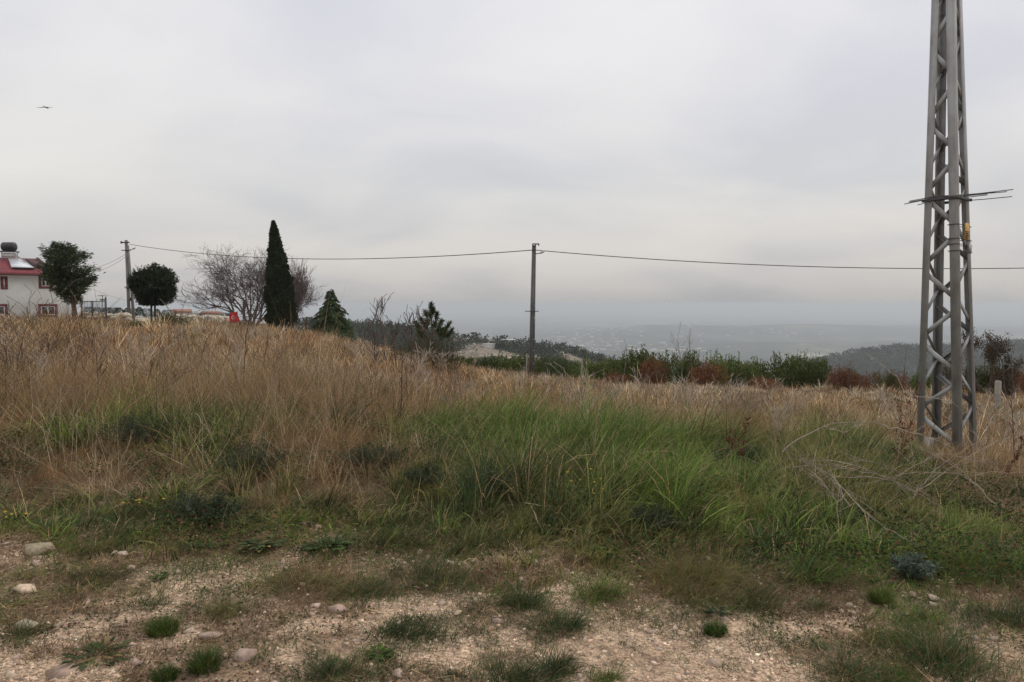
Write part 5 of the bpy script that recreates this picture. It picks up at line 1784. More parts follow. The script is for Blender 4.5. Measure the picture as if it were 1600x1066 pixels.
for (px, d, w, top, col, lab) in (
        (255, 43, 76, 482, OLIVE * .75, 'yellow green bush below the dense round evergreen'),
        (222, 44, 46, 497, DKG * 1.1, 'low dark bush at the foot of the twin pole'),
        (470, 46, 60, 528, OLIVE * .7, 'olive bush in the dry grass below the cypress'),
        (420, 44, 50, 522, OLIVE * .6, 'brownish olive bush under the broad bare tree'),
        (664, 24.5, 70, 508, OLIVE * .62, 'olive brown bush at the foot of the young pine'),
        (698, 24, 54, 514, np.array((.07, .06, .03)), 'brown tinged bush at the right foot of the young pine'),
        (632, 25, 50, 524, np.array((.08, .06, .032)), 'brown bush between the bare saplings and the young pine'),
        (1440, 33, 70, 567, HEDGE * 1.1, 'leafy green shrub behind the pylon'),
        (1545, 31, 84, 560, HEDGE * .75, 'broad green shrub under the rose tree at right'),
        (1380, 33, 44, 572, OLIVE * .9, 'olive green shrub left of the pylon behind the bracken'),
        (1328, 38, 40, 572, HEDGE, 'green shrub breaking through the bracken'),
        (60, 26, 70, 492, OLIVE * 1.0, 'light green bush below the house windows'),
        (18, 24, 60, 498, np.array((.12, .075, .04)), 'brown bush below the house at the left edge'),
        (115, 27, 70, 503, np.array((.13, .08, .045)), 'tan bush at the foot of the round headed pine'),
        (1500, 14, 60, 622, np.array((.045, .065, .025)), 'low green bramble between the pylon and the grey post'),
        (545, 40, 60, 546, OLIVE * .55, 'dark olive bush in the dry grass below the cedar')):
    shrub('shrub', 'shrub', lab, px, d, w, top, shrub_mesh(3400, .075 if d > 30 else .05, .36, col, .6), M_LEAF, 'shrubs scattered in the field')


def rose_tree():
    d = 30.0
    b = ground_at(1535, d); k = d / FPX
    root = thing('small_tree', 'small gnarled brownish tree just right of the pylon', 'small tree', b)
    spec = dict(wig=.22, up=.05, tap=.5, lev=4, n=[4, 4, 3, 3], ang=(.4, 1.1), lr=(.5, .8), **{'from': .4})
    out = []
    for dd in ((-.35, 0, 1), (.3, .1, 1), (0, -.2, 1)): grow((0, 0, -.1), dd, 1.15, .06, 0, spec, out)
    H = at(1540, 514, d)[2] - b[2]
    zs = np.concatenate([o[0][:, 2] for o in out]).max()
    xs = np.percentile(np.abs(np.concatenate([o[0][:, 0] for o in out])), 98)
    out = [(o[0] * np.array([46 * k / xs, 46 * k / xs, H / zs]), o[1], o[2]) for o in out]
    a = MB(); limbs(out, 0, 1, (.10, .075, .06), a, 6); a.build('trunk', M_BARK, root)
    a = MB(); limbs(out, 2, 4, (.09, .06, .05), a, 4, .005)
    for o in out:
        if o[2] >= 2:
            n = 16
            t = rng.uniform(.2, 1, n)
            Q = np.stack([np.interp(t * 4, range(5), o[0][:, c]) for c in range(3)], -1) + rng.normal(0, .07, (n, 3))
            pk = rng.uniform(0, 1, (n, 1))
            a.leaves(Q, rng.normal(0, 1, (n, 3)), rng.uniform(.05, .10, n), .5, np.where(pk < .5, (.06, .06, .03), (.11, .06, .035)) * np.exp(rng.normal(0, .25, (n, 1))), .2)
    a.build('crown', M_LEAF, root)


rose_tree()


# metal arch with rungs, posts
def arch():
    d = 24.0
    k = d / FPX
    root = thing('metal_arch', 'rusty metal arch like a bent ladder at the right edge', 'arch', ground_at(1580, d))
    o = np.array(root.location)
    outer = [(1583, 640), (1583, 600), (1582, 575), (1577, 556), (1570, 543), (1563, 537), (1555, 534)]
    inner = [(1577, 640), (1569, 600), (1567, 570), (1562, 554), (1556, 545), (1551, 541), (1546, 539)]
    def path(l, dd):
        P = np.array([at(px, py, d + dd) - o for px, py in l])
        t = np.linspace(0, len(l) - 1, 20)
        return np.stack([np.interp(t, range(len(l)), P[:, c]) for c in range(3)], -1)
    A, B = path(outer, 0), path(inner, .9)
    for P in (A, B):
        m = MB(); m.tubes(P[None], np.full((1, 20), .016), 6); m.build('rail', M_STEELDK, root)
    for i in (7, 10, 13, 15, 17, 19):
        m = MB(); m.tubes(np.stack([A[i], (A[i] + B[i]) / 2, B[i]])[None], np.full((1, 3), .012), 5); m.build('rung', M_STEELDK, root)


arch()


def post(px, d, py_top, w, m, label, name='fence_post', lean=0.0):
    b = ground_at(px, d); H = at(px, py_top, d)[2] - b[2]
    mb = MB()
    n = 8
    prof = [(w, -.4), (w * .98, H * .5), (w * .94, H - w * .35), (w * .7, H), (.001, H + .004)]
    mb.lathe(prof, 4 if m is not M_RUST else 8, None, Matrix.Rotation(PI / 4 + .2, 4, 'Z'))
    o = mb.build(name, m); o.location = b; o.rotation_euler = (0, lean, 0)
    tag(o, label, 'fence post', 'fence posts at the far edge of the field')


post(1558, 19, 595, .085, M_POST, 'stout grey concrete post right of the pylon')
post(1326, 35, 575, .055, M_RUST, 'thin rusty iron stake standing among the bracken')
post(822, 43, 553, .05, M_POST, 'short weathered stake just left of the middle pole', lean=.03)
post(909, 40, 560, .06, M_POST, 'short pale stake right of the middle pole among low shrubs')
post(572, 55, 533, .10, M_POST, 'short grey post on the pale terrace right of the cedar')


# flag hanging in the bare tree
def flag():
    d = 56.0
    k = d / FPX
    c = at(365.5, 488, d)
    root = thing('flag', 'red flag with a white crescent hanging in the broad bare tree', 'flag', c)
    W, H = 12.5 * k, 15.5 * k
    nx, nz = 14, 16
    X, Z = np.meshgrid(np.linspace(-.5, .5, nx), np.linspace(0, -1, nz))
    Xw = X * W * (1 + .25 * -Z) + .08 * W * np.sin(Z * 5); Y = .05 * np.sin(X * 9 + Z * 4) * (.3 - Z)
    Zw = Z * H + .18 * H * X * (1 + Z)
    idx = np.arange(nx * nz).reshape(nz, nx)
    m = MB(); m.add(np.stack([Xw, Y, Zw], -1).reshape(-1, 3), np.stack([idx[:-1, :-1], idx[1:, :-1], idx[1:, 1:], idx[:-1, 1:]], -1).reshape(-1, 4)); 
    cl = m.build('cloth', M_FLAG, root, True)
    cr = MB(); a = np.linspace(R(40), R(320), 20); r0 = W * .24
    ro = np.stack([np.cos(a) * r0, np.full(20, -.10), np.sin(a) * r0], -1); ri = np.stack([np.cos(a) * r0 * .80 + r0 * .22, np.full(20, -.10), np.sin(a) * r0 * .80], -1)
    V = np.concatenate([ro, ri]) + [-.02, 0, -H * .52]; ii = np.arange(19)
    cr.add(V, np.stack([ii, ii + 1, ii + 21, ii + 20], -1)); cr.build('crescent', M_WHITE, root)
    st = MB(); V = [(W * .17, -.10, -H * .52)]
    for i in range(10):
        rr_ = W * (.09 if i % 2 == 0 else .04); V.append((W * .17 + math.cos(i * PI / 5 + PI) * rr_, -.10, -H * .52 + math.sin(i * PI / 5 + PI) * rr_))
    st.add(V, None, [(0, 1 + i, 1 + (i + 1) % 10) for i in range(10)]); st.build('star', M_WHITE, root)
    s = MB(); s.tubes(np.array([[-W * .5, .06, -H * 1.9], [-W * .42, .05, -H * .6], [-W * .36, .04, H * .12]])[None], np.full((1, 3), .018), 5); s.build('flag_pole', M_STEELDK, root)


flag()


# far bird gliding
def bird():
    c = at(72, 168, 60)
    root = thing('bird', 'distant grey gliding bird alone in the sky at upper left', 'bird', c, R(-8))
    m = MB(); m.lathe([(.002, -.32), (.035, -.2), (.06, 0), (.05, .14), (.03, .22), (.034, .27), (.004, .34)], 10, None, Matrix.Rotation(R(84), 4, 'X'))
    m.build('body', M_STEEL, root, True)
    for s in (-1, 1):
        w = MB(); t = np.linspace(0, 1, 7)
        le = np.stack([s * .82 * t, .12 - .02 * t - .20 * t ** 3, .03 + .05 * t - .13 * t ** 2 - s * .03 * t], -1); ch = .22 * (1 - .75 * t ** 1.6)
        te = le - np.stack([0 * t, ch, .01 + 0 * t], -1)
        V = np.concatenate([le + [0, 0, .006], te, le - [0, 0, .006]]); ii = np.arange(6)
        w.add(V, np.concatenate([np.stack([ii, ii + 1, ii + 8, ii + 7], -1), np.stack([ii + 7, ii + 8, ii + 15, ii + 14], -1)])); w.build('wing', M_STEEL, root)


bird()


# ------------------------------------------------------------------ tall dry weeds, saplings and dead branches
def weed(name, label, cat, px, d, px_top, py_top, col, spec, r, group=None, seed=0, rz=0.0, rmin=.0025, nst=1, spread=.25, heads=None, face=None):
    """a leafless stalk that branches; its tip reaches the given pixel"""
    global rng
    keep = rng; rng = np.random.default_rng(seed + int(px * 7 + py_top))
    b = ground_at(px, d); tip = at(px_top, py_top, d) - b
    root = thing(name, label, cat, b, 0, group)
    out = []; L = np.linalg.norm(tip)
    for i in range(nst):
        grow((rng.normal(0, .02 * nst), rng.normal(0, .02 * nst), -.05), tip / L + (rng.normal(0, spread, 3) if i else 0), L * (1 if i == 0 else rng.uniform(.6, .95)), r * (1 if i == 0 else .75), 0, spec, out)
    if nst == 1:
        s = tip[2] / max(.05, max(o[0][:, 2].max() for o in out))
        out = [(o[0] * np.array([1, 1, s]), o[1], o[2]) for o in out]
    m = MB(); limbs(out, 0, 0, col, m, 5, rmin); m.build('stem', M_BARK, root)
    m = MB(); limbs(out, 1, 9, np.asarray(col) * 1.1, m, 3, rmin * .8)
    if heads is not None:
        for o in out:
            if o[2] >= 1:
                n = heads[1]
                t = rng.uniform(.4, 1, n)
                Q = np.stack([np.interp(t * 4, range(5), o[0][:, c]) for c in range(3)], -1)
                m.leaves(Q, rng.normal(0, 1, (n, 3)), rng.uniform(.6, 1.3, n) * heads[2], .55, jit(heads[0], n, .25))
    if m.n: m.build('twigs', M_BARK, root)
    rng = keep
    return root


S_WEED = dict(wig=.05, up=.04, tap=.45, lev=2, n=[8, 3], ang=(.25, .7), lr=(.16, .34), **{'from': .35})
S_STALK = dict(wig=.035, up=.02, tap=.5, lev=1, n=[7], ang=(.2, .5), lr=(.06, .16), **{'from': .5})
S_SAPL = dict(wig=.05, up=.10, tap=.35, lev=2, n=[13, 4], ang=(.25, .55), lr=(.22, .42), **{'from': .18})
S_BUSH = dict(wig=.07, up=.06, tap=.45, lev=3, n=[6, 4, 2], ang=(.25, .65), lr=(.4, .65), **{'from': .25})
BRK = (.10, .065, .055); PALEW = (.40, .33, .26); GREYW = (.24, .19, .165)

# saplings between the cedar and the young pine
for i, (px, d, tx, ty, lab) in enumerate(((583, 17, 586, 459, 'tallest thin bare sapling right of the cedar'), (604, 17.5, 609, 456, 'slim bare sapling forking near the top beside the tallest one'),
                                           (634, 16, 647, 470, 'bare sapling leaning toward the young pine'), (619, 18, 622, 492, 'short bare sapling among its taller neighbours'), (655, 19, 653, 476, 'thin bare sapling in front of the young pine'))):
    weed('bare_sapling', lab, 'sapling', px, d, tx, ty, BRK, S_SAPL, .018, 'bare saplings', i, rmin=.008)
# dark tall weeds standing in the left grass
for i, (px, d, tx, ty, lab, sp, c) in enumerate((
        (42, 11.5, 22, 432, 'dark forked bare shrub in front of the house windows', S_BUSH, BRK), (20, 11, 8, 470, 'dark bare shrub at the left edge', S_BUSH, BRK),
        (112, 9.5, 113, 498, 'dark upright weed stalk under the round headed pine', S_WEED, BRK), (92, 11, 106, 505, 'thin dark stalk leaning right at far left', S_STALK, BRK),
        (170, 12, 168, 478, 'tall thin weed between the gate and the twin pole', S_WEED, GREYW), (208, 9.2, 207, 548, 'short dark stalk below the twin pole', S_STALK, BRK),
        (215, 9.4, 232, 560, 'dark curved stalk crossing the left grass', S_STALK, BRK), (282, 11, 287, 466, 'pale twiggy weed right of the yellow green bush', S_WEED, GREYW),
        (292, 10, 312, 520, 'leaning dark weed in the brown grass left of the bare tree', S_STALK, BRK), (250, 11, 243, 530, 'slim brown stalk in front of the yellow green bush', S_STALK, BRK),
        (380, 9.6, 381, 512, 'black straight stalk below the red flag', S_STALK, (.05, .035, .03)), (402, 11, 403, 520, 'second dark stalk just right of the black one', S_STALK, BRK),
        (432, 12, 430, 498, 'pale grass like reed in front of the cypress', S_STALK, PALEW), (330, 12, 352, 540, 'brown weed leaning toward the flag', S_WEED, BRK),
        (628, 8.0, 642, 545, 'dark stem crossing the grass below the young pine', S_STALK, BRK), (640, 9.5, 634, 560, 'straight dark stem beside the crossing one', S_STALK, BRK),
        (140, 13, 146, 512, 'thin brown weed below the iron gate', S_WEED, BRK), (60, 10, 66, 520, 'twiggy brown weed at far left in the tall grass', S_WEED, BRK))):
    weed('dry_weed', lab, 'dry weed', px, d, tx, ty, c, sp, .0085, 'leafless weed stalks in the left grass', 20 + i, rmin=.0044)
# pale branching weeds in the middle and right
for i, (px, d, tx, ty, lab, sp, c) in enumerate((
        (884, 10.5, 890, 566, 'pale branching dead weed right of the middle pole', S_BUSH, PALEW), (905, 9.6, 962, 588, 'pale stem leaning far right in the middle field', S_WEED, PALEW),
        (870, 12, 850, 590, 'small pale twig weed below the middle pole', S_WEED, PALEW), (1070, 16, 1068, 500, 'tallest wiry weed rising over the hedge', S_WEED, GREYW),
        (1081, 15, 1082, 512, 'straight wiry stalk beside the tallest weed', S_STALK, GREYW), (968, 17, 974, 530, 'thin stalk leaning right at the left end of the hedge', S_STALK, GREYW),
        (1050, 8.8, 1060, 600, 'white bleached stalk in front of the green grass', S_STALK, (.55, .48, .40)), (1150, 9.5, 1160, 590, 'twiggy grey dead weed in the middle of the field', S_BUSH, GREYW),
        (1120, 10, 1148, 582, 'pale forked weed in front of the second russet bush', S_WEED, PALEW), (1205, 12, 1200, 585, 'short pale weed under the hedge', S_WEED, PALEW),
        (1408, 16, 1407, 540, 'thin dark stalk left of the pylon', S_STALK, BRK), (1012, 13, 1010, 575, 'grey twig weed before the round russet bush', S_WEED, GREYW),
        (842, 8.6, 846, 625, 'bent pale weed where the green grass begins', S_WEED, PALEW), (735, 14, 737, 560, 'thin pale weed between the young pine and the pole', S_WEED, PALEW),
        (1588, 8, 1582, 605, 'tall straight stem at the right edge under the arch', S_STALK, BRK), (1528, 7.5, 1540, 645, 'pale bare stem right of the pylon foot', S_WEED, PALEW),
        (1570, 9, 1596, 640, 'pale dead weed at the right edge', S_BUSH, PALEW), (1245, 11, 1240, 620, 'grey brown weed before the bracken', S_BUSH, GREYW))):
    weed('dry_weed', lab, 'dry weed', px, d, tx, ty, c, sp, .007, 'pale dead weeds in the field', 50 + i, rmin=.0038)
# twiggy dead weeds all through the pale field: four kinds, copied
TW = []
for i, (hh_, sp, c) in enumerate(((.85, S_BUSH, PALEW), (.6, S_BUSH, GREYW), (.85, S_WEED, PALEW), (.55, S_BUSH, (.17, .105, .08)))):
    r0 = weed('twiggy_weed', 'twiggy dead weed among the dry grass of the field', 'dry weed', 800, 10 + i, 800, 560, c, sp, .006, 'twiggy dead weeds in the dry field', 130 + i, rmin=.0048)
    zt = max(v.co.z for ch in r0.children for v in ch.data.vertices)
    TW.append((r0, hh_ / zt))
x, y, u = scatter(8.2, 34, lambda y: 1.5 * (9 / y) ** 1.2, .85)
k = rng.uniform(0, 1, len(x)) < .35 + .65 * sstep(.42, .6, fbm(x * .25, y * .2, 163, 3))
x, y = x[k][:170], y[k][:170]
for j, (xx, yy) in enumerate(zip(x, y)):
    r0, sc_ = TW[j % 4]
    loc = (xx, yy, float(hgt(xx, yy))); q = sc_ * rng.uniform(.75, 1.4) * (1 - .25 * float(sstep(.05, .4, xx / yy)))
    if j < 4: r0.location = loc; r0.rotation_euler = (0, 0, rng.uniform(0, 6)); r0.scale = (q, q, q)
    else: copy_tree(r0, loc, rng.uniform(0, 6), q)
TS = []
for i, sp in enumerate((S_WEED, S_STALK, S_BUSH)):
    r0 = weed('leafless_stalk', 'thin dark leafless stalk rising from the tall brown grass at left', 'dry weed', 300, 11 + i, 300, 500, BRK if i != 1 else (.2, .13, .09), sp, .008, 'dark leafless stalks in the tall left grass', 190 + i, rmin=.0046)
    TS.append((r0, max(v.co.z for ch in r0.children for v in ch.data.vertices)))
n_ = 0
while n_ < 44:
    uu_ = rng.uniform(-.74, -.12); yy_ = rng.uniform(8.5, 19)
    r0, zt = TS[n_ % 3]; loc = (uu_ * yy_, yy_, float(hgt(uu_ * yy_, yy_)))
    q = rng.uniform(.7, 1.15) / zt * (1 - .35 * float(sstep(-.4, -.12, uu_)))
    if n_ < 3: r0.location = loc; r0.rotation_euler = (0, 0, rng.uniform(0, 6)); r0.scale = (q, q, q)
    else: copy_tree(r0, loc, rng.uniform(0, 6), q)
    n_ += 1
# rust red dock weeds
for i, (px, d, tx, ty, lab) in enumerate(((1166, 6.6, 1168, 652, 'dark red seeded dock weed in the bright green grass'), (1150, 6.9, 1147, 680, 'smaller red seeded dock weed beside the larger one'),
                                           (1385, 6.7, 1452, 600, 'long red brown dock stalk leaning onto the pylon leg'), (1395, 6.9, 1402, 655, 'reddish dock stalk left of the pylon foot'),
                                           (1540, 6.8, 1575, 680, 'rusty seeded stalk leaning right of the pylon'))):
    weed('dock_weed', lab, 'weed', px, d, tx, ty, (.15, .075, .045), S_WEED, .006, 'red seeded dock weeds', 90 + i, rmin=.003, heads=((.12, .045, .035), 7, .022))


def strand(pts, d, n=14):
    P = np.array([at(px, py, d + dd) for px, py, dd in pts])
    t = np.linspace(0, len(pts) - 1, n)
    q = np.stack([np.interp(t, range(len(pts)), P[:, c]) for c in range(3)], -1)
    k = q.copy(); k[1:-1] = (q[:-2] + 2 * q[1:-1] + q[2:]) / 4
    return k + rng.normal(0, .006, k.shape)


def dead_branch(label, main, d, r, col, ntw=14, twl=.3):
    """cut branch lying on the bank: several arms, each with side twigs"""
    A = [strand(p, d) for p in main]
    o = A[0][0].copy()
    root = thing('dead_branch', label, 'dead branch', o, 0, 'dead branches on the right bank')
    m = MB()
    for i, P in enumerate(A):
        m.tubes((P - o)[None], np.linspace(r * (1 if i == 0 else .8), r * .3, len(P))[None], 5, jit(col, 1, .12))
    m.build('stem', M_BARK, root)
    m = MB()
    for P in A:
        for _ in range(ntw):
            i = rng.integers(2, len(P) - 1)
            dv = P[min(i + 2, len(P) - 1)] - P[i - 1]; dv /= np.linalg.norm(dv)
            nd = dv + rng.normal(0, .42, 3); nd /= np.linalg.norm(nd)
            L = twl * rng.uniform(.3, 1)
            t = np.linspace(0, 1, 5)[:, None]
            Q = P[i] + nd * L * t + np.array([0, 0, -1.]) * (t ** 2) * L * rng.uniform(-.1, .2) + rng.normal(0, .006, (5, 3)) * t
            m.tubes((Q - o)[None], np.linspace(r * .42, r * .16, 5)[None], 4, jit(np.asarray(col) * 1.1, 1, .15))
    m.build('twigs', M_BARK, root)
    return root


DB = (.30, .24, .19)
dead_branch('fan of grey bare branches spread over the right bank', [
    [(1465, 790, .2), (1430, 768, 0), (1370, 738, -.1), (1320, 722, -.2), (1250, 718, -.3)],
    [(1455, 785, .2), (1400, 750, 0), (1340, 735, -.1), (1262, 722, -.3)],
    [(1440, 775, .1), (1375, 745, -.1), (1300, 745, -.25), (1262, 722, -.3)],
    [(1312, 790, -.5), (1290, 760, -.4), (1262, 722, -.3)],
    [(1330, 790, -.6), (1300, 745, -.4), (1262, 722, -.3)],
    [(1300, 745, -.3), (1340, 790, -.6), (1385, 828, -.9)],
    [(1465, 790, .2), (1440, 762, .1), (1380, 725, 0), (1330, 718, 0)]], 5.15, .005, DB, 12, .3)
dead_branch('long pale branch slanting up to the right edge below the pylon', [
    [(1428, 772, 0), (1480, 735, .1), (1540, 700, .2), (1605, 671, .3)],
    [(1428, 772, 0), (1470, 725, .1), (1530, 690, .2)],
    [(1400, 745, 0), (1465, 710, .1), (1500, 712, .2), (1600, 735, .3)],
    [(1556, 790, -.2), (1510, 740, 0), (1465, 713, .1), (1425, 690, .2)],
    [(1600, 740, 0), (1520, 738, 0), (1420, 738, 0)]], 5.5, .005, (.34, .275, .21), 10, .3)
dead_branch('thin arching stem over the bright green grass left of the pylon', [
    [(1222, 706, -.3), (1250, 683, -.2), (1300, 662, 0), (1345, 657, .1), (1380, 664, .2), (1420, 676, .3)],
    [(1285, 668, -.1), (1320, 676, 0), (1350, 660, .1)],
    [(1380, 664, .2), (1440, 680, .3), (1490, 700, .4)]], 5.9, .0055, (.33, .27, .21), 10, .22)
dead_branch('white bleached curved stem left of the pylon base', [
    [(1402, 696, 0), (1404, 660, 0), (1420, 636, .1), (1408, 596, .1), (1390, 578, .1), (1352, 549, .1)],
    [(1404, 660, 0), (1398, 640, 0)]], 6.9, .006, (.45, .38, .31), 3, .12)
dead_branch('curved pale stem in front of the pylon front leg', [
    [(1420, 620, 0), (1478, 622, .1), (1500, 640, .1), (1518, 665, .1), (1526, 690, .1), (1522, 715, .1)]], 7.2, .005, (.40, .34, .27), 3, .15)
dead_branch('dry curved twig lying on the lower right bank', [
    [(1255, 835, 0), (1290, 850, .05), (1312, 846, .05), (1300, 830, .1), (1285, 826, .1)], [(1290, 850, .05), (1260, 880, -.1)], [(1380, 850, 0), (1350, 800, .2), (1320, 755, .4)]], 4.7, .004, (.30, .25, .19), 4, .12)
for (pts, d, lab) in (([(690, 800, -.1), (740, 782, 0), (800, 790, 0)], 5.2, 'thin brown stem drooping over the dark centre shrub'),
                      ([(820, 785, 0), (880, 795, 0), (925, 822, -.1), (950, 800, .1)], 5.0, 'bent pale stem on the bank right of the centre'),
                      ([(185, 745, 0), (205, 680, .1), (208, 670, .1)], 6.2, 'pale straight straw standing in the left grass'),
                      ([(305, 645, .2), (330, 680, .1), (375, 712, 0)], 6.5, 'long bleached straw slanting down in the left grass'),
                      ([(118, 650, .2), (190, 668, .1), (240, 720, 0)], 6.8, 'arched straw in the far left grass'),
                      ([(645, 920, 0), (670, 915, .02), (725, 907, .04)], 4.0, 'dry twig lying across the broad centre tuft')):
    dead_branch(lab, [pts], d, .004, (.36, .30, .22), 4, .12)['group'] = 'loose dry stems on the bank'


# ------------------------------------------------------------------ the level ground far left: trees, walls, small houses
def small_tree_mesh(kind):
    m = MB(); s = MB()
    N = 1300
    zf = rng.uniform(.12, 1, N)
    if kind == 'cone':
        env = (1 - zf) ** .8 * .42 + .03
        lump = .75 + .5 * rng.uniform(0, 1, N)
    else:
        env = np.sqrt(np.clip(1 - ((zf - .58) / .46) ** 2, .02, 1)) * .55
        lump = rng.uniform(.4, 1.1, N)
    a = rng.uniform(0, 2 * PI, N); r = env * lump * (.8 + .4 * vnoise(a * 1.5, zf * 6, 3))
    P = np.stack([r * np.cos(a), r * np.sin(a), zf], -1)
    m.leaves(P, np.stack([np.cos(a), np.sin(a), 0 * a + .3], -1) + rng.normal(0, .4, (N, 3)), rng.uniform(.05, .10, N), .6, jit((.028, .038, .024), N, .3))
    s.tubes(np.array([[0, 0, -.05], [0, 0, .4], [0, 0, .9]])[None], np.array([[.03, .022, .008]]), 5, (.08, .06, .05))
    return m, s


protos = []
for kind in ('cone', 'round'):
    m, s = small_tree_mesh(kind)
    protos.append((m, s))
FT = [(186, 488, 230, 22, 0), (176, 490, 235, 16, 1), (199, 490, 230, 16, 0), (218, 484, 200, 17, 0), (229, 490, 220, 16, 1), (167, 491, 240, 14, 1), (209, 491, 235, 14, 1), (246, 488, 230, 14, 0), (262, 491, 240, 16, 1),
      (284, 493, 260, 16, 1), (296, 492, 262, 15, 1), (306, 491, 258, 17, 1), (317, 493, 262, 15, 0), (328, 492, 258, 16, 1), (339, 491.5, 262, 15, 1), (349, 493, 258, 16, 1), (358, 493, 262, 15, 0),
      (472, 498, 260, 16, 1), (484, 497, 262, 18, 1), (496, 499, 258, 15, 0), (463, 499, 262, 14, 1), (152, 491, 240, 14, 1), (138, 492, 240, 14, 1)]
first = [None, None]
for i, (px, top, d, w, kd) in enumerate(FT):
    b = ground_at(px, d); H = max(3.0, at(px, top, d)[2] - b[2]); wd = w * d / FPX / .9
    lab = 'dark tree in the far tree line on the left horizon'
    if first[kd] is None:
        r0 = thing('far_tree', lab, 'tree', b, 0, 'trees along the left horizon', (wd, wd, H))
        protos[kd][0].build('crown', M_DARKLEAF, r0); protos[kd][1].build('trunk', M_BARK, r0); first[kd] = r0
    else:
        copy_tree(first[kd], b, rng.uniform(0, 6), (wd, wd, H))


def shed(px, d, w_px, top_px, roofm, label, rz):
    b = ground_at(px, d); k = d / FPX; W = w_px * k; H = max(2.0, at(px, top_px, d)[2] - b[2])
    root = thing('farm_house', label, 'house', b, rz, 'small far houses on the left terrace')
    m = MB(); m.box((-W / 2, -W * .3, -1), (W / 2, W * .3, H * .68)); m.build('wall', M_WALL, root)
    m = MB(); e = .3
    V = [(-W / 2 - e, -W * .3 - e, H * .68), (W / 2 + e, -W * .3 - e, H * .68), (W / 2 + e, W * .3 + e, H * .68), (-W / 2 - e, W * .3 + e, H * .68), (-W / 2 - e, 0, H), (W / 2 + e, 0, H)]
    m.add(V, [(0, 1, 5, 4), (2, 3, 4, 5), (3, 2, 1, 0)], [(1, 2, 5), (3, 0, 4)]); m.build('roof', roofm, root)
    for f in (-.25, .25):
        m = MB(); m.box((W * f - .35, -W * .3 - .04, H * .22), (W * f + .35, -W * .3 - .003, H * .5)); m.build('window', M_GLASS, root)


M_TILE = solid('faded_tile', (.36, .20, .15), (.26, .14, .10), 1.0, .9)
shed(285, 120, 22, 502, M_TILE, 'pale small house beside the yellow green bush', .5)
shed(330, 150, 24, 503, M_TILE, 'low tiled house on the pale terrace left of the bare tree', -.2)
shed(300, 165, 20, 501, M_STONE, 'grey roofed shed behind the pale small house', .1)


def field_wall(pts, d, h, label):
    P = np.array([ground_at(px, d + dd) for px, dd in pts])
    t = np.linspace(0, len(P) - 1, 60); Q = np.stack([np.interp(t, range(len(P)), P[:, c]) for c in range(3)], -1)
    m = MB(); N = 700
    i = rng.uniform(0, 59, N)
    C = np.stack([np.interp(i, range(60), Q[:, c]) for c in range(3)], -1)
    C[:, 2] = hgt(C[:, 0], C[:, 1]) + rng.uniform(0, h, N)
    C[:, 1] += rng.normal(0, .25, N)
    s = rng.uniform(.18, .42, N)
    V = ICO_V[None] * rng.uniform(.7, 1.1, (N, 12, 1)) * (s[:, None] * np.array([1.2, 1, .7]))[:, None] + C[:, None]
    o = C[0]
    m.add((V - o).reshape(-1, 3), None, (ICO_F[None] + (np.arange(N) * 12)[:, None, None]).reshape(-1, 3), np.repeat(jit((.50, .43, .34), N, .2, .05), 12, 0))
    b = m.build('stone_wall', M_STONE); b.location = o
    tag(b, label, 'stone wall', 'dry stone walls on the far terraces')


field_wall([(265, 0), (320, 6), (372, 0)], 118, 1.0, 'dry stone wall on the terrace left of the bare tree')
field_wall([(270, 0), (330, 4), (360, 8)], 96, .9, 'nearer dry stone wall left of the bare tree')
field_wall([(550, 0), (590, 0), (636, -6)], 88, .9, 'pale dry stone wall between the cedar and the saplings')
field_wall([(545, 0), (600, 2), (640, 0)], 74, .8, 'low nearer stone wall right of the cedar')
field_wall([(132, 0), (165, 3), (200, 0)], 70, .9, 'broken stone wall below the iron gate')


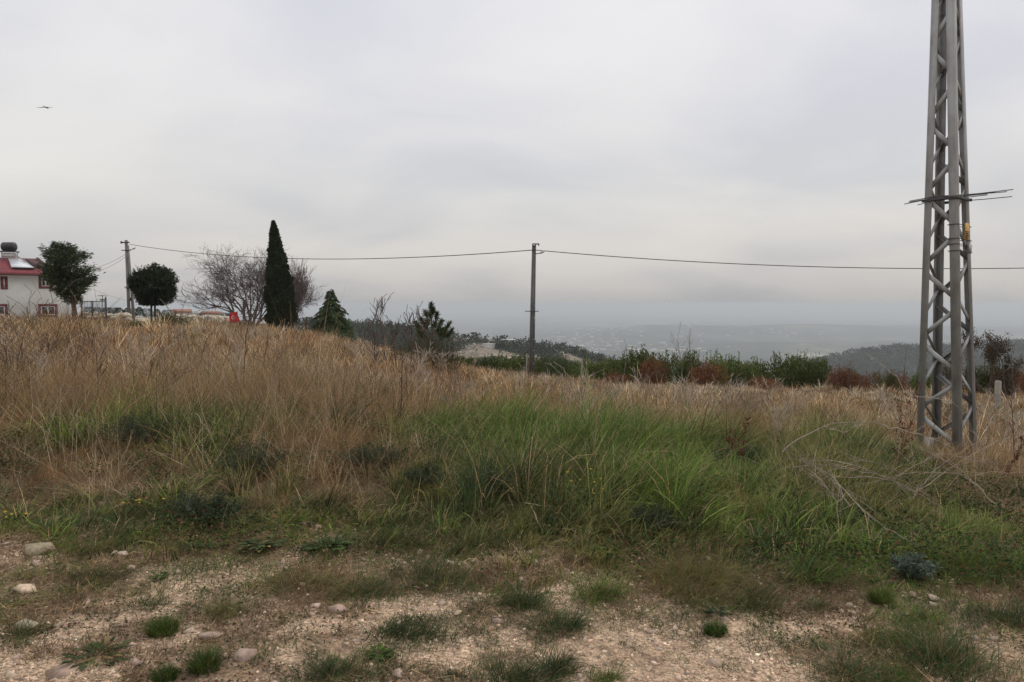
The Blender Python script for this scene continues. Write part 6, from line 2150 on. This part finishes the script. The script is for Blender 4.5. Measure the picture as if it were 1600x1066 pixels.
# pale building on the far stony slope
def far_building():
    u = (795 - 800) / FPX; d = 505
    z = hill_z(spur, np.array([u]), np.array([float(d)]))[0]
    k = d / FPX
    root = thing('farm_building', 'long pale flat roofed building on the far stony slope', 'building', (u * d, d, z), R(-8))
    W = 21 * k; H = 8.0 * k
    m = MB(); m.box((-W / 2, -3, -3), (W / 2, 3, H)); m.build('wall', M_WALL, root)
    m = MB(); m.box((-W / 2 - .6, -3.8, H), (W / 2 + .6, 3.6, H + .5)); m.build('roof', M_WHITE, root)
    for f in (-.36, -.12, .12, .36):
        m = MB(); m.box((W * f - .7, -3.05, H * .3), (W * f + .7, -3.003, H * .75)); m.build('window', M_GLASS, root)
    u2 = (764 - 800) / FPX; z2 = hill_z(spur, np.array([u2]), np.array([490.]))[0]
    r2 = thing('farm_building', 'small low shed left of the long pale building on the far slope', 'building', (u2 * 490, 490, z2), R(-8))
    m = MB(); m.box((-4, -2, -2), (4, 2, 2.2)); m.build('wall', M_WALL, r2)
    m = MB(); m.box((-4.4, -2.5, 2.2), (4.4, 2.3, 2.6)); m.build('roof', M_WHITE, r2)


far_building()

# rocks on the stony far slope
m = MB(); N = 900
uu = rng.uniform((700 - 800) / FPX, (890 - 800) / FPX, N); dd = rng.uniform(430, 518, N)
k = spur_wood(uu * dd, dd) < .4
uu, dd = uu[k], dd[k]; N = len(uu)
C = np.stack([uu * dd, dd, hill_z(spur, uu, dd)], -1); s = rng.uniform(.4, 1.6, N)
V = ICO_V[None] * rng.uniform(.6, 1.2, (N, 12, 1)) * (s[:, None] * np.array([1.3, 1, .7]))[:, None] + C[:, None]
m.add(V.reshape(-1, 3), None, (ICO_F[None] + (np.arange(N) * 12)[:, None, None]).reshape(-1, 3), np.repeat(jit((.33, .285, .235), N, .25, .05), 12, 0))
tag(m.build('boulders', M_STONE), 'pale boulders strewn over the far stony slope', 'boulders', kind='stuff')


# ------------------------------------------------------------------ the hazy air
def haze():
    bpy.ops.mesh.primitive_cube_add(size=1)
    o = bpy.context.object; o.name = 'haze'
    z0, z1 = -420.0, 16.0
    o.scale = (150000, 66000, z1 - z0)
    o.location = (0, 66000 / 2 - 1500, (z0 + z1) / 2)
    m, nt, out = nmat('hazy_air')
    v = nt.nodes.new('ShaderNodeVolumePrincipled')
    v.inputs['Color'].default_value = (.765, .80, .84, 1)
    v.inputs['Density'].default_value = HAZE_DENSITY
    v.inputs['Anisotropy'].default_value = .2
    nt.links.new(v.outputs[0], out.inputs['Volume'])
    o.data.materials.append(m)
    tag(o, kind='stuff')
    tag(o, 'pale grey haze lying over the plain and the far hills', 'haze')


HAZE_DENSITY = .00017
haze()
